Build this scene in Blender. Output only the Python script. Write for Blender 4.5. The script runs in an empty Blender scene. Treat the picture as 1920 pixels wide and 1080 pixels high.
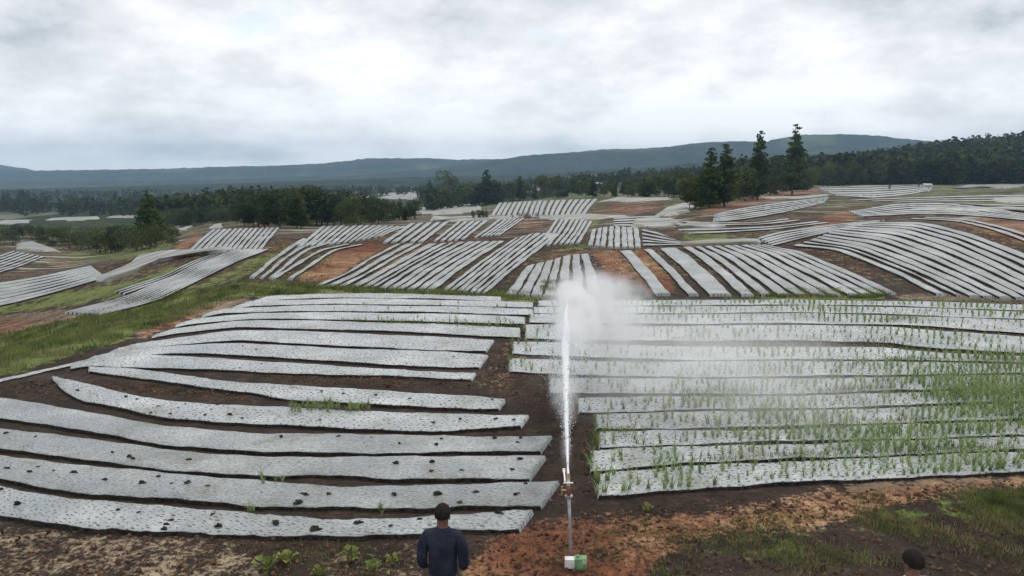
import bpy, math, random
import numpy as np
from mathutils import Vector, Matrix
random.seed(7); rng = np.random.default_rng(7)
S = bpy.context.scene; COL = S.collection
PI = math.pi
# ------------------------------------------------------------------ camera
PITCH = math.radians(8.85); HC = 5.3; F = 1400.0
cam_d = bpy.data.cameras.new("camera"); cam = bpy.data.objects.new("camera", cam_d); COL.objects.link(cam)
cam_d.sensor_width = 36.0; cam_d.lens = 36.0*F/1920.0; cam_d.clip_start = 0.1; cam_d.clip_end = 30000
cam.location = (0, 0, HC); cam.rotation_euler = (PI/2-PITCH, 0, 0); S.camera = cam
# ------------------------------------------------------------------ render / exposure
S.view_settings.view_transform = 'Standard'; S.view_settings.look = 'None'
S.view_settings.exposure = 0.17; S.view_settings.gamma = 1.0
cy = S.cycles; S.render.engine = 'CYCLES'
cy.use_denoising = True; cy.max_bounces = 6; cy.diffuse_bounces = 3; cy.glossy_bounces = 2
cy.transmission_bounces = 3; cy.volume_bounces = 2; cy.transparent_max_bounces = 8
cy.volume_step_rate = 1.0; cy.volume_max_steps = 128; cy.caustics_reflective = False; cy.caustics_refractive = False
# ------------------------------------------------------------------ sun
SUN_EL = math.radians(55); SUN_AZ = math.radians(25)       # azimuth clockwise from +Y
sd = bpy.data.lights.new("sun", 'SUN'); sun = bpy.data.objects.new("sun", sd); COL.objects.link(sun)
sd.energy = 1.35; sd.angle = math.radians(12); sd.color = (1.0, 0.94, 0.86)
sv = Vector((math.sin(SUN_AZ)*math.cos(SUN_EL), math.cos(SUN_AZ)*math.cos(SUN_EL), math.sin(SUN_EL)))
sun.rotation_euler = sv.to_track_quat('Z', 'Y').to_euler(); sun.location = (0, 0, 60)

# ------------------------------------------------------------------ node helper
class NT:
    def __init__(s, tree): s.t = tree; s.n = tree.nodes; s.l = tree.links; s.n.clear()
    def node(s, typ, **kw):
        n = s.n.new(typ)
        for k, v in kw.items():
            if k.startswith('i_'):
                key = k[2:]; key = int(key) if key.isdigit() else key.replace('_', ' ')
                s.put(n.inputs[key], v)
            else: setattr(n, k, v)
        return n
    def put(s, sock, v):
        if isinstance(v, bpy.types.NodeSocket): s.l.new(v, sock)
        elif isinstance(v, bpy.types.Node): s.l.new(v.outputs[0], sock)
        elif isinstance(v, (tuple, list)) and sock.type == 'RGBA' and len(v) == 3: sock.default_value = (*v, 1)
        else: sock.default_value = v
    def math(s, op, a, b=0.0, c=0.0, clamp=False):
        n = s.n.new('ShaderNodeMath'); n.operation = op; n.use_clamp = clamp
        s.put(n.inputs[0], a); s.put(n.inputs[1], b); s.put(n.inputs[2], c); return n.outputs[0]
    def vmath(s, op, a, b=(0, 0, 0)):
        n = s.n.new('ShaderNodeVectorMath'); n.operation = op
        s.put(n.inputs[0], a); s.put(n.inputs[1], b); return n.outputs[0]
    def noise(s, vec, scale, detail=4, rough=0.55, dist=0.0):
        n = s.n.new('ShaderNodeTexNoise'); s.put(n.inputs['Vector'], vec)
        n.inputs['Scale'].default_value = scale; n.inputs['Detail'].default_value = detail
        n.inputs['Roughness'].default_value = rough; n.inputs['Distortion'].default_value = dist
        return n.outputs['Fac']
    def ramp(s, fac, stops, interp='LINEAR'):
        n = s.n.new('ShaderNodeValToRGB'); n.color_ramp.interpolation = interp; s.put(n.inputs[0], fac)
        el = n.color_ramp.elements
        while len(el) < len(stops): el.new(0.5)
        for e, (p, c) in zip(el, stops):
            e.position = p; e.color = (*c, 1) if isinstance(c, (tuple, list)) else (c, c, c, 1)
        return n.outputs[0]
    def mix(s, fac, a, b):
        n = s.n.new('ShaderNodeMix'); n.data_type = 'RGBA'
        s.put(n.inputs[0], fac); s.put(n.inputs[6], a); s.put(n.inputs[7], b); return n.outputs[2]
    def sstep(s, v, a, b):
        n = s.n.new('ShaderNodeMapRange'); n.interpolation_type = 'SMOOTHSTEP'
        s.put(n.inputs[0], v); n.inputs[1].default_value = a; n.inputs[2].default_value = b; return n.outputs[0]

# ------------------------------------------------------------------ world: thin Nishita sky behind broken stratocumulus
w = bpy.data.worlds.new("World"); S.world = w; w.use_nodes = True
T = NT(w.node_tree)
sky = T.node('ShaderNodeTexSky', sky_type='NISHITA', sun_disc=False, sun_elevation=SUN_EL, sun_rotation=SUN_AZ)
skyc = T.vmath('MULTIPLY', sky.outputs[0], (0.11, 0.11, 0.11))
tc = T.node('ShaderNodeTexCoord').outputs['Generated']
sep = T.node('ShaderNodeSeparateXYZ', i_0=tc)
zc = T.math('ADD', T.math('MAXIMUM', sep.outputs[2], 0.0), 0.10)
cx = T.math('DIVIDE', sep.outputs[0], zc); cyy = T.math('DIVIDE', sep.outputs[1], zc)
uv = T.node('ShaderNodeCombineXYZ', i_0=cx, i_1=cyy, i_2=3.7).outputs[0]
lump = T.vmath('MULTIPLY', tc, (1.0, 1.0, 2.2))
big = T.noise(T.vmath('ADD', uv, (14.3, 5.2, 3)), 0.40, 3, 0.5, 0.2)
med = T.noise(T.vmath('ADD', lump, (7.5, 2.4, 6)), 4.6, 9, 0.56, 0.1)
sml = T.noise(T.vmath('ADD', lump, (3.1, 7.7, 1.3)), 12.5, 7, 0.6, 0.1)
mixn = T.math('ADD', T.math('ADD', T.math('MULTIPLY', big, 0.30), T.math('MULTIPLY', med, 0.46)), T.math('MULTIPLY', sml, 0.24))
# a bright band low in the sky, greyer cloud bases above
el = sep.outputs[2]
band = T.math('MULTIPLY', T.sstep(el, 0.01, 0.05), T.sstep(el, 0.13, 0.075))
mixn = T.math('ADD', mixn, T.math('SUBTRACT', T.math('MULTIPLY', band, 0.035), T.math('MULTIPLY', T.sstep(el, 0.10, 0.17), 0.006)))
cloud = T.ramp(mixn, [(0.38, (0.50, 0.54, 0.57)), (0.42, (0.68, 0.695, 0.715)), (0.465, (0.80, 0.805, 0.815)),
                      (0.495, (0.865, 0.867, 0.875)), (0.525, (0.955, 0.955, 0.96)), (0.58, (1.08, 1.08, 1.08))])
gap = T.math('MULTIPLY', T.sstep(T.noise(T.vmath('ADD', lump, (7.7, 3.1, 5)), 5.0, 4, 0.5, 0.2), 0.60, 0.70), 0.45)
cloud = T.mix(gap, cloud, T.vmath('ADD', T.vmath('MULTIPLY', skyc, (0.3, 0.3, 0.3)), (0.55, 0.70, 0.74)))
low = T.sstep(el, 0.03, 0.0)
cloud = T.mix(T.math('MULTIPLY', low, 0.6), cloud, (1.08, 1.08, 1.08))
bg = T.node('ShaderNodeBackground', i_Color=cloud, i_Strength=0.95)
bg2 = T.node('ShaderNodeBackground', i_Color=sky.outputs[0], i_Strength=0.006)
ad = T.node('ShaderNodeAddShader'); T.put(ad.inputs[0], bg); T.put(ad.inputs[1], bg2)
wo = T.node('ShaderNodeOutputWorld'); T.put(wo.inputs[0], ad)

# ------------------------------------------------------------------ terrain
def sm(t): t = np.clip(t, 0, 1); return t*t*(3-2*t)
_w = [(rng.uniform(0, 2*PI), rng.uniform(0, 2*PI)) for _ in range(12)]
def waves(x, y, wl, k0, n=3):
    v = 0
    for k in range(n):
        a, p = _w[(k0+k) % 12]; L = wl*(1+0.37*k)
        v = v+np.sin((x*np.cos(a)+y*np.sin(a))*2*PI/L+p)
    return v/n
QS = [-0.8, -0.25, -0.1, 0.0, 0.2, 0.4, 0.8]; SS = [-.050, -.052, -.042, -.030, -.018, -.010, -.008]
def terrain(x, y):
    x = np.asarray(x, float); y = np.asarray(y, float)
    yy = np.maximum(y, 1.0); q = np.clip(x/yy, -1.2, 1.2)
    z = waves(x, y, 9, 0)*0.05*sm((y-9)/4)
    A = 0.55+0.95*sm((x-5)/20)
    z = z+A*sm((y-33.5)/24)
    z = z+waves(x, y, 20, 3)*0.32*sm((y-36)/12)
    sl = np.interp(q, QS, SS)
    z = z+sl*np.clip(y-54, 0, 130)
    wl = sm((0.25-q)/0.5)
    z = z-(0.045*np.clip(y-184, 0, 140)+0.012*np.clip(y-324, 0, 900))*wl
    # bank falling to the left terraces
    xe = np.where(y < 32, np.interp(y, [0, 18, 32], [-14.0, -13.2, -10.9]), -0.34*y)
    z = z-3.2*sm((xe-x)/(16+0.12*np.clip(y-32, 0, 200)))*sm((y-4)/10)
    # forest hill on the right
    z = z+18.5*sm((y-230)/260)*sm((q-.30)/.40)
    z = z+waves(x, y, 160, 6)*2.2*sm((y-180)/200)
    # clods of the bare foreground
    nz = np.sin(x*7.1+np.sin(y*3.3)*2)*np.sin(y*6.3+np.sin(x*4.7)*1.7)*0.018+np.sin(x*17.3+y*3)*np.sin(y*15.1-x*5)*0.009
    return z+nz*(1-sm((y-10.2)/1.2))
cp, sp_ = math.cos(PITCH), math.sin(PITCH)
_T = np.geomspace(3.0, 9000, 1500)
def rays(P):
    P = np.atleast_2d(np.asarray(P, float)); a = (P[:, 0]-960)/F; b = (540-P[:, 1])/F
    return np.stack([a, cp+b*sp_, -sp_+b*cp], 1)
def at(P, dz=0.0):
    """pixel positions -> points on the terrain (+dz)"""
    D = rays(P); out = np.zeros((len(D), 3))
    for c in range(0, len(D), 400):
        d = D[c:c+400]; X = d[:, 0:1]*_T; Y = d[:, 1:2]*_T; Z = HC+d[:, 2:3]*_T
        g = Z-terrain(X, Y)-dz; hit = g < 0; i = np.where(hit.any(1), hit.argmax(1), len(_T)-1); i = np.maximum(i, 1)
        r = np.arange(len(d)); g0 = g[r, i-1]; g1 = g[r, i]; f = np.clip(g0/(g0-g1+1e-12), 0, 1)
        t = _T[i-1]+(_T[i]-_T[i-1])*f
        out[c:c+400] = np.stack([d[:, 0]*t, d[:, 1]*t, HC+d[:, 2]*t], 1)
    out[:, 2] = terrain(out[:, 0], out[:, 1])
    return out
def at1(px, py, dz=0.0): return at([(px, py)], dz)[0]

# ------------------------------------------------------------------ object helpers
def mesh_np(name, V, Fc, mat=None, parent=None, uv=None, smooth=False, attr=None):
    V = np.asarray(V, np.float32).reshape(-1, 3); me = bpy.data.meshes.new(name)
    if isinstance(Fc, np.ndarray):
        k = Fc.shape[1]; me.vertices.add(len(V)); me.vertices.foreach_set('co', V.ravel())
        me.loops.add(Fc.size); me.loops.foreach_set('vertex_index', Fc.astype(np.int32).ravel())
        me.polygons.add(len(Fc)); me.polygons.foreach_set('loop_start', np.arange(0, Fc.size, k, dtype=np.int32))
        me.update(calc_edges=True)
    else:
        me.from_pydata(V.tolist(), [], [tuple(int(i) for i in f) for f in Fc]); me.update()
    if smooth: me.polygons.foreach_set('use_smooth', np.ones(len(me.polygons), bool))
    if uv is not None:
        ul = me.uv_layers.new(name='UVMap'); li = np.zeros(len(me.loops), np.int32); me.loops.foreach_get('vertex_index', li)
        ul.data.foreach_set('uv', np.asarray(uv, np.float32)[li].ravel())
    if attr is not None:
        for k, a in attr.items():
            at_ = me.color_attributes.new(name=k, type='FLOAT_COLOR', domain='POINT')
            at_.data.foreach_set('color', np.asarray(a, np.float32).ravel())
    if mat: me.materials.append(mat)
    o = bpy.data.objects.new(name, me); COL.objects.link(o)
    if parent is not None: o.parent = parent
    return o
def tag(o, label=None, cat=None, group=None, kind=None):
    if label: o['label'] = label
    if cat: o['category'] = cat
    if group: o['group'] = group
    if kind: o['kind'] = kind
    return o
def empty(name, loc, label, cat, group=None, rz=0.0):
    o = bpy.data.objects.new(name, None); COL.objects.link(o); o.location = tuple(loc); o.rotation_euler = (0, 0, rz)
    o.empty_display_size = 0.2
    return tag(o, label, cat, group)
def dup(root, loc, rz=None, sc=None, label=None, group=None):
    r = root.copy(); COL.objects.link(r); r.location = tuple(loc)
    if rz is not None: r.rotation_euler = (0, 0, rz)
    if sc is not None: r.scale = sc if isinstance(sc, (tuple, list)) else (sc, sc, sc)
    if label: r['label'] = label
    if group: r['group'] = group
    for ch in list(root.children):
        c = ch.copy(); COL.objects.link(c); c.parent = r
        for g in ch.children:
            d = g.copy(); COL.objects.link(d); d.parent = c
    return r
class MB:
    def __init__(s): s.v = []; s.f = []
    def add(s, V, Fc):
        b = len(s.v); s.v += [tuple(map(float, p)) for p in V]; s.f += [tuple(b+i for i in f) for f in Fc]; return s
    def box(s, c, d, M=None):
        V = [Vector((x*d[0]/2, y*d[1]/2, z*d[2]/2)) for x in (-1, 1) for y in (-1, 1) for z in (-1, 1)]
        V = [(M @ p if M else p)+Vector(c) for p in V]
        return s.add(V, [(0, 1, 3, 2), (4, 6, 7, 5), (0, 4, 5, 1), (2, 3, 7, 6), (0, 2, 6, 4), (1, 5, 7, 3)])
    def tube(s, pts, rad, n=10, caps=True):
        pts = [Vector(p) for p in pts]; rad = rad if isinstance(rad, (list, tuple)) else [rad]*len(pts)
        V = []; 
        for i, p in enumerate(pts):
            t = (pts[min(i+1, len(pts)-1)]-pts[max(i-1, 0)]).normalized()
            u = t.cross(Vector((0, 0, 1)));
            if u.length < 1e-3: u = Vector((1, 0, 0))
            u.normalize(); v = t.cross(u)
            V += [p+(u*math.cos(a)+v*math.sin(a))*rad[i] for a in [2*PI*k/n for k in range(n)]]
        Fc = [(i*n+k, i*n+(k+1) % n, (i+1)*n+(k+1) % n, (i+1)*n+k) for i in range(len(pts)-1) for k in range(n)]
        if caps: Fc += [tuple(range(n))[::-1], tuple(range((len(pts)-1)*n, len(pts)*n))]
        return s.add(V, Fc)
    def ball(s, c, r, n=8, m=6, jit=0.0):
        r = r if isinstance(r, (tuple, list)) else (r, r, r); V = [(c[0], c[1], c[2]+r[2])]; 
        for i in range(1, m):
            ph = PI*i/m
            for k in range(n):
                a = 2*PI*k/n; j = 1+random.uniform(-jit, jit)
                V.append((c[0]+r[0]*j*math.sin(ph)*math.cos(a), c[1]+r[1]*j*math.sin(ph)*math.sin(a), c[2]+r[2]*j*math.cos(ph)))
        V.append((c[0], c[1], c[2]-r[2])); L = len(V)-1
        Fc = [(0, 1+k, 1+(k+1) % n) for k in range(n)]
        for i in range(m-2):
            Fc += [(1+i*n+k, 1+(i+1)*n+k, 1+(i+1)*n+(k+1) % n, 1+i*n+(k+1) % n) for k in range(n)]
        Fc += [(L, 1+(m-2)*n+(k+1) % n, 1+(m-2)*n+k) for k in range(n)]
        return s.add(V, Fc)
    def build(s, name, mat, parent=None, smooth=False): return mesh_np(name, s.v, s.f, mat, parent, smooth=smooth)

# ------------------------------------------------------------------ materials
def bsdf_mat(name, col, rough=0.8, spec=0.3, bump=None, metal=0.0, trans=None):
    m = bpy.data.materials.new(name); m.use_nodes = True; t = NT(m.node_tree)
    b = t.node('ShaderNodeBsdfPrincipled'); o = t.node('ShaderNodeOutputMaterial'); t.put(o.inputs[0], b)
    b.inputs['Roughness'].default_value = rough; b.inputs['Specular IOR Level'].default_value = spec; b.inputs['Metallic'].default_value = metal
    c = col(t) if callable(col) else col
    t.put(b.inputs['Base Color'], c)
    if bump:
        bn = t.node('ShaderNodeBump'); t.put(bn.inputs['Height'], bump(t)); bn.inputs['Strength'].default_value = 0.6
        bn.inputs['Distance'].default_value = 0.05; t.put(b.inputs['Normal'], bn)
    if trans is not None:
        tr = t.node('ShaderNodeBsdfTranslucent'); t.put(tr.inputs[0], c); mx = t.node('ShaderNodeMixShader'); mx.inputs[0].default_value = trans
        t.put(mx.inputs[1], b); t.put(mx.inputs[2], tr); t.put(o.inputs[0], mx)
    return m, t, b
def opos(t): return t.node('ShaderNodeNewGeometry').outputs['Position']
def vary(c1, c2, scale, detail=4):
    def f(t):
        return t.ramp(t.noise(opos(t), scale, detail), [(0.35, c1), (0.65, c2)])
    return f
def leafcol(c1, c2, scale=1.0):
    def f(t):
        oi = t.node('ShaderNodeObjectInfo').outputs['Random']
        n = t.noise(opos(t), scale, 3)
        n = t.math('ADD', n, t.math('MULTIPLY', t.math('SUBTRACT', oi, 0.5), 0.25))
        return t.ramp(n, [(0.32, c1), (0.68, c2)])
    return f

def plastic_col(t, k=1.0):
    uvn = t.node('ShaderNodeUVMap').outputs[0]; sp = t.node('ShaderNodeSeparateXYZ', i_0=uvn)
    P = opos(t)
    base = t.ramp(t.noise(P, 0.5, 5, 0.6), [(0.3, (0.255, 0.285, 0.295)), (0.52, (0.375, 0.405, 0.415)), (0.7, (0.53, 0.56, 0.565))])
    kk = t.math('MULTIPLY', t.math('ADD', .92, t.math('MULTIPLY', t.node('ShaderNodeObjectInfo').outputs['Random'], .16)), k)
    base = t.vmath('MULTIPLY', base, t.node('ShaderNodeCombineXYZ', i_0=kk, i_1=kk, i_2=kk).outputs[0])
    str_ = t.noise(t.node('ShaderNodeCombineXYZ', i_0=t.math('MULTIPLY', sp.outputs[0], 1.0), i_1=t.math('MULTIPLY', sp.outputs[1], 0.25), i_2=0.0).outputs[0], 7, 4, 0.6)
    base = t.mix(t.math('MULTIPLY', t.sstep(str_, 0.5, 0.75), 0.35), base, (0.25, 0.275, 0.29))
    dirt = t.math('MULTIPLY', t.sstep(t.noise(P, 1.1, 6, 0.65), 0.48, 0.68), 0.6)
    base = t.mix(dirt, base, (0.20, 0.205, 0.15))
    fine = t.noise(P, 22, 3, .7); base = t.mix(t.math('MULTIPLY', t.sstep(fine, .50, .68), .35), base, (0.14, 0.15, 0.15))
    # planting holes: a staggered grid of small dark holes cut in the sheet
    u = t.math('DIVIDE', sp.outputs[0], 0.145); v = t.math('DIVIDE', sp.outputs[1], 0.13)
    u = t.math('ADD', u, t.math('MULTIPLY', t.math('MODULO', t.math('FLOOR', v), 2.0), 0.5))
    cell = t.node('ShaderNodeCombineXYZ', i_0=t.math('FLOOR', u), i_1=t.math('FLOOR', v)).outputs[0]
    wn = t.node('ShaderNodeTexWhiteNoise', noise_dimensions='2D'); t.put(wn.inputs['Vector'], cell)
    ws = t.node('ShaderNodeSeparateColor'); t.put(ws.inputs[0], wn.outputs['Color'])
    du = t.math('SUBTRACT', t.math('FRACT', u), t.math('ADD', 0.5, t.math('MULTIPLY', t.math('SUBTRACT', ws.outputs[0], .5), .62)))
    dv = t.math('SUBTRACT', t.math('FRACT', v), t.math('ADD', 0.5, t.math('MULTIPLY', t.math('SUBTRACT', ws.outputs[1], .5), .62)))
    r = t.math('SQRT', t.math('ADD', t.math('MULTIPLY', du, du), t.math('MULTIPLY', dv, dv)))
    rr = t.math('ADD', 0.10, t.math('MULTIPLY', ws.outputs[2], 0.17))
    hole = t.math('LESS_THAN', r, rr)
    return t.mix(t.math('MULTIPLY', hole, 0.85), base, (0.05, 0.045, 0.035))
def plastic_bump(t):
    uvn = t.node('ShaderNodeUVMap').outputs[0]
    v = t.vmath('MULTIPLY', uvn, (1.0, 0.35, 1.0))
    return t.math('ADD', t.math('ADD', t.noise(v, 6, 5, 0.65, 0.8), t.math('MULTIPLY', t.noise(uvn, 1.6, 2), 0.8)), t.math('MULTIPLY', t.noise(t.vmath('MULTIPLY', uvn, (.5, 2.2, 1)), 3.0, 4, .6, 1.0), .7))
M_plastic, _t, _b = bsdf_mat('mulch_plastic', plastic_col, 0.27, 0.55, plastic_bump)
M_dullplastic, _, _ = bsdf_mat('dull_mulch_plastic', lambda t: plastic_col(t, .74), 0.5, 0.4, plastic_bump)  # darker, rougher version of the same sheet for the slope and far strips
for _n in _t.n:
    if _n.type == 'BUMP': _n.inputs['Strength'].default_value = 0.9; _n.inputs['Distance'].default_value = 0.07
def far_plastic_col(t):
    uvn = t.node('ShaderNodeUVMap').outputs[0]; sp = t.node('ShaderNodeSeparateXYZ', i_0=uvn)
    wob = t.math('MULTIPLY', t.noise(uvn, 0.08, 3), 5.0)
    fr = t.math('FRACT', t.math('ADD', t.math('DIVIDE', sp.outputs[1], 2.6), wob))
    gapm = t.sstep(t.math('ABSOLUTE', t.math('SUBTRACT', fr, 0.5)), 0.30, 0.40)
    n = t.noise(opos(t), 0.12, 5, 0.6)
    base = t.ramp(n, [(0.3, (0.17, 0.185, 0.18)), (0.7, (0.35, 0.365, 0.36))])
    soil = t.ramp(t.noise(opos(t), 0.3, 4), [(0.4, (0.12, 0.08, 0.05)), (0.6, (0.09, 0.11, 0.04))])
    miss = t.sstep(t.noise(t.vmath('MULTIPLY', uvn, (0.04, 0.5, 1)), 1.0, 3), 0.49, 0.57)
    return t.mix(t.math('MAXIMUM', t.math('MULTIPLY', gapm, 0.8), t.math('MULTIPLY', miss, .8)), base, soil)
M_farplastic, _, _ = bsdf_mat('far_mulch_plastic', far_plastic_col, 0.5, 0.4)

def ground_col(t):
    P = opos(t)
    a = t.node('ShaderNodeAttribute', attribute_name='zone'); sc = t.node('ShaderNodeSeparateColor'); t.put(sc.inputs[0], a.outputs['Color'])
    n1 = t.noise(P, 0.35, 5, 0.6); n2 = t.noise(P, 2.2, 6, 0.65); n3 = t.noise(P, 11.0, 4, 0.7)
    nn = t.math('ADD', t.math('ADD', t.math('MULTIPLY', n2, 0.42), t.math('MULTIPLY', n3, 0.38)), t.math('ADD', t.math('MULTIPLY', n1, 0.3), -0.05))
    soil = t.ramp(nn, [(0.36, (0.016, 0.012, 0.010)), (0.5, (0.036, 0.026, 0.021)), (0.66, (0.085, 0.062, 0.048))])
    jit = t.math('ADD', t.math('MULTIPLY', t.math('SUBTRACT', n2, 0.5), 1.5), t.math('MULTIPLY', t.math('SUBTRACT', n1, 0.5), 1.1))
    jit2 = t.math('ADD', t.math('MULTIPLY', t.math('SUBTRACT', n3, 0.5), 1.6), t.math('MULTIPLY', t.math('SUBTRACT', n2, 0.5), 1.3))
    def zf(ch, j, lo=.34, hi=.62): return t.sstep(t.math('ADD', ch, t.math('MULTIPLY', j, t.math('GREATER_THAN', ch, 0.02))), lo, hi)
    orange = t.ramp(nn, [(0.36, (0.075, 0.030, 0.016)), (0.5, (0.20, 0.105, 0.055)), (0.62, (0.40, 0.27, 0.165))])
    red = t.ramp(nn, [(0.36, (0.06, 0.022, 0.015)), (0.55, (0.15, 0.055, 0.03)), (0.7, (0.30, 0.14, 0.08))])
    orange = t.mix(t.sstep(t.noise(P, 0.16, 4, .6), .45, .6), orange, red)
    pale = t.ramp(nn, [(0.36, (0.10, 0.075, 0.05)), (0.5, (0.19, 0.145, 0.10)), (0.64, (0.36, 0.29, 0.20))])
    grass = t.ramp(nn, [(0.34, (0.045, 0.060, 0.018)), (0.5, (0.10, 0.125, 0.036)), (0.66, (0.21, 0.21, 0.085))])
    c = t.mix(zf(sc.outputs[2], jit2, .3, .7), soil, pale)
    c = t.mix(zf(sc.outputs[1], jit2, .3, .7), c, orange)
    c = t.mix(zf(sc.outputs[0], jit), c, grass)
    sepP = t.node('ShaderNodeSeparateXYZ', i_0=P)
    stv = t.vmath('MULTIPLY', P, (0.05, 0.32, 0.5)); s1 = t.noise(stv, 1.0, 5, .6, 1.2); s2 = t.noise(t.vmath('ADD', stv, (9, 4, 2)), 1.7, 4, .6, 1.0)
    farm = t.math('MULTIPLY', t.sstep(sepP.outputs[1], 52, 66), 1.0)
    c = t.mix(t.math('MULTIPLY', farm, t.math('MULTIPLY', t.sstep(s1, .50, .60), .75)), c, t.mix(t.sstep(s2, .45, .55), (0.035, 0.028, 0.02), (0.10, 0.085, 0.045)))
    c = t.mix(t.math('MULTIPLY', farm, t.math('MULTIPLY', t.sstep(s2, .57, .62), .8)), c, (0.33, 0.34, 0.32))
    fl = t.ramp(t.noise(P, 0.05, 7, 0.7), [(0.35, (0.010, 0.018, 0.008)), (0.55, (0.028, 0.040, 0.016)), (0.72, (0.07, 0.085, 0.035))])
    fl = t.mix(t.math('MULTIPLY', t.sstep(t.noise(t.vmath('MULTIPLY', P, (1, .35, 1)), 0.011, 4, .6), .60, .66), .8), fl, (0.16, 0.165, 0.12))
    c = t.mix(t.sstep(t.math('ADD', a.outputs['Alpha'], t.math('MULTIPLY', t.math('SUBTRACT', n1, .5), .5)), .3, .6), c, fl)
    return c
def ground_bump(t):
    P = opos(t); return t.math('ADD', t.noise(P, 7, 6, 0.7), t.math('MULTIPLY', t.noise(P, 1.7, 4, .6), 1.5))
M_ground, _, _ = bsdf_mat('ground_soil', ground_col, 0.95, 0.1, ground_bump)
M_hill, _, _ = bsdf_mat('hill_forest', lambda t: t.mix(t.math('MULTIPLY', t.sstep(t.noise(opos(t), 0.003, 5, .6), .55, .68), .55),
    t.ramp(t.noise(opos(t), 0.022, 8, 0.78), [(0.38, (0.004, 0.010, 0.008)), (0.62, (0.036, 0.050, 0.030))]), (0.12, 0.15, 0.07)), 1.0, 0.05)
M_trunk, _, _ = bsdf_mat('bark', vary((0.05, 0.038, 0.028), (0.13, 0.10, 0.08), 3), 0.95, 0.1)
M_conifer, _, _ = bsdf_mat('conifer_needles', leafcol((0.025, 0.042, 0.014), (0.075, 0.105, 0.030), 0.35), 0.8, 0.15, trans=0.12)
M_leaf, _, _ = bsdf_mat('broad_leaves', leafcol((0.020, 0.038, 0.014), (0.085, 0.110, 0.035), 0.3), 0.75, 0.2, trans=0.15)
M_olive, _, _ = bsdf_mat('olive_leaves', leafcol((0.045, 0.065, 0.015), (0.10, 0.12, 0.03), 0.4), 0.75, 0.2, trans=0.15)
M_forest, _, _ = bsdf_mat('forest_leaves', vary((0.010, 0.020, 0.008), (0.060, 0.078, 0.026), 0.07, 6), 0.9, 0.1, trans=0.1)
M_crop, _, _ = bsdf_mat('crop_leaves', leafcol((0.14, 0.21, 0.06), (0.29, 0.37, 0.15), 3), 0.55, 0.3, trans=0.3)
M_weed, _, _ = bsdf_mat('weed_leaves', leafcol((0.13, 0.17, 0.035), (0.27, 0.30, 0.08), 5), 0.6, 0.3, trans=0.3)
M_grass, _, _ = bsdf_mat('grass_blades', lambda t: t.mix(t.sstep(t.noise(opos(t), 0.45, 4), .5, .62), t.ramp(t.noise(opos(t), 1.3, 5, .65), [(0.36, (0.035, 0.065, 0.018)), (0.62, (0.20, 0.235, 0.07))]), t.ramp(t.noise(opos(t), 3.0, 4), [(0.4, (0.10, 0.115, 0.035)), (0.6, (0.27, 0.235, 0.11))])), 0.7, 0.2, trans=0.25)
M_clod_and_shade, _, _ = bsdf_mat('dark_soil_and_edge_shade', vary((0.012, 0.011, 0.010), (0.06, 0.05, 0.042), 14), 0.95, 0.1)
M_straw, _, _ = bsdf_mat('dry_stalks', vary((0.20, 0.14, 0.085), (0.45, 0.37, 0.25), 2.0), 0.9, 0.1)

# ------------------------------------------------------------------ ground sheet (polar grid, zones painted from world polygons)
NR, NA = 760, 1000
rr = np.concatenate([np.linspace(0.3, 7.5, 24, endpoint=False), np.geomspace(7.5, 12000, NR-24)])
aa = np.linspace(-math.radians(66), math.radians(66), NA)
GX = rr[:, None]*np.sin(aa)[None]; GY = rr[:, None]*np.cos(aa)[None]; GZ = terrain(GX, GY)
def dens(poly, closed=True):
    P = [np.array(p, float) for p in poly]; out = []
    for i in range(len(P)-(0 if closed else 1)):
        a, b = P[i], P[(i+1) % len(P)]; n = max(1, int(np.hypot(*(b-a))/25))
        out += [a+(b-a)*k/n for k in range(n)]
    if not closed: out.append(P[-1])
    return np.array(out)
def inpoly(X, Y, W):
    ins = np.zeros(X.shape, bool); xj, yj = W[-1]
    for xi, yi in W:
        c = ((yi > Y) != (yj > Y)) & (X < (xj-xi)*(Y-yi)/(yj-yi+1e-12)+xi); ins ^= c; xj, yj = xi, yi
    return ins
zone = np.zeros((NR, NA, 4)); zone[..., 3] = sm((GY-np.interp(GX/np.maximum(GY, 1), [-.8, -.35, -.1, .1, .3, .45, .8], [165, 165, 200, 260, 300, 235, 235]))/60)
def paint(ch, poly, val=1.0, blur=5):
    W = at(dens(poly))[:, :2]; x0, y0 = W.min(0); x1, y1 = W.max(0)
    m = inpoly(GX, GY, W).astype(float)
    for _ in range(blur):
        m[1:-1] = (m[:-2]+2*m[1:-1]+m[2:])/4; m[:, 1:-1] = (m[:, :-2]+2*m[:, 1:-1]+m[:, 2:])/4
    zone[..., ch] = zone[..., ch]*(1-m)+val*m
    if ch == 0 and val > .5:
        for c in (1, 2): zone[..., c] *= (1-m)
    if ch in (1, 2) and val > .5: zone[..., 0] *= (1-m)
# default beyond 60 m: rough grass over soil, forest floor far away
zone[..., 0] = np.clip(0.22+0.16*sm((GY-45)/60)+0.2*sm((GY-170)/80), 0, 1)*sm((GY-33)/4)
zone[..., 1] = 0.33*sm((GY-34)/4)*(1-sm((GY-130)/80))
ORANGE, PALE, GRASS = 1, 2, 0
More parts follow.
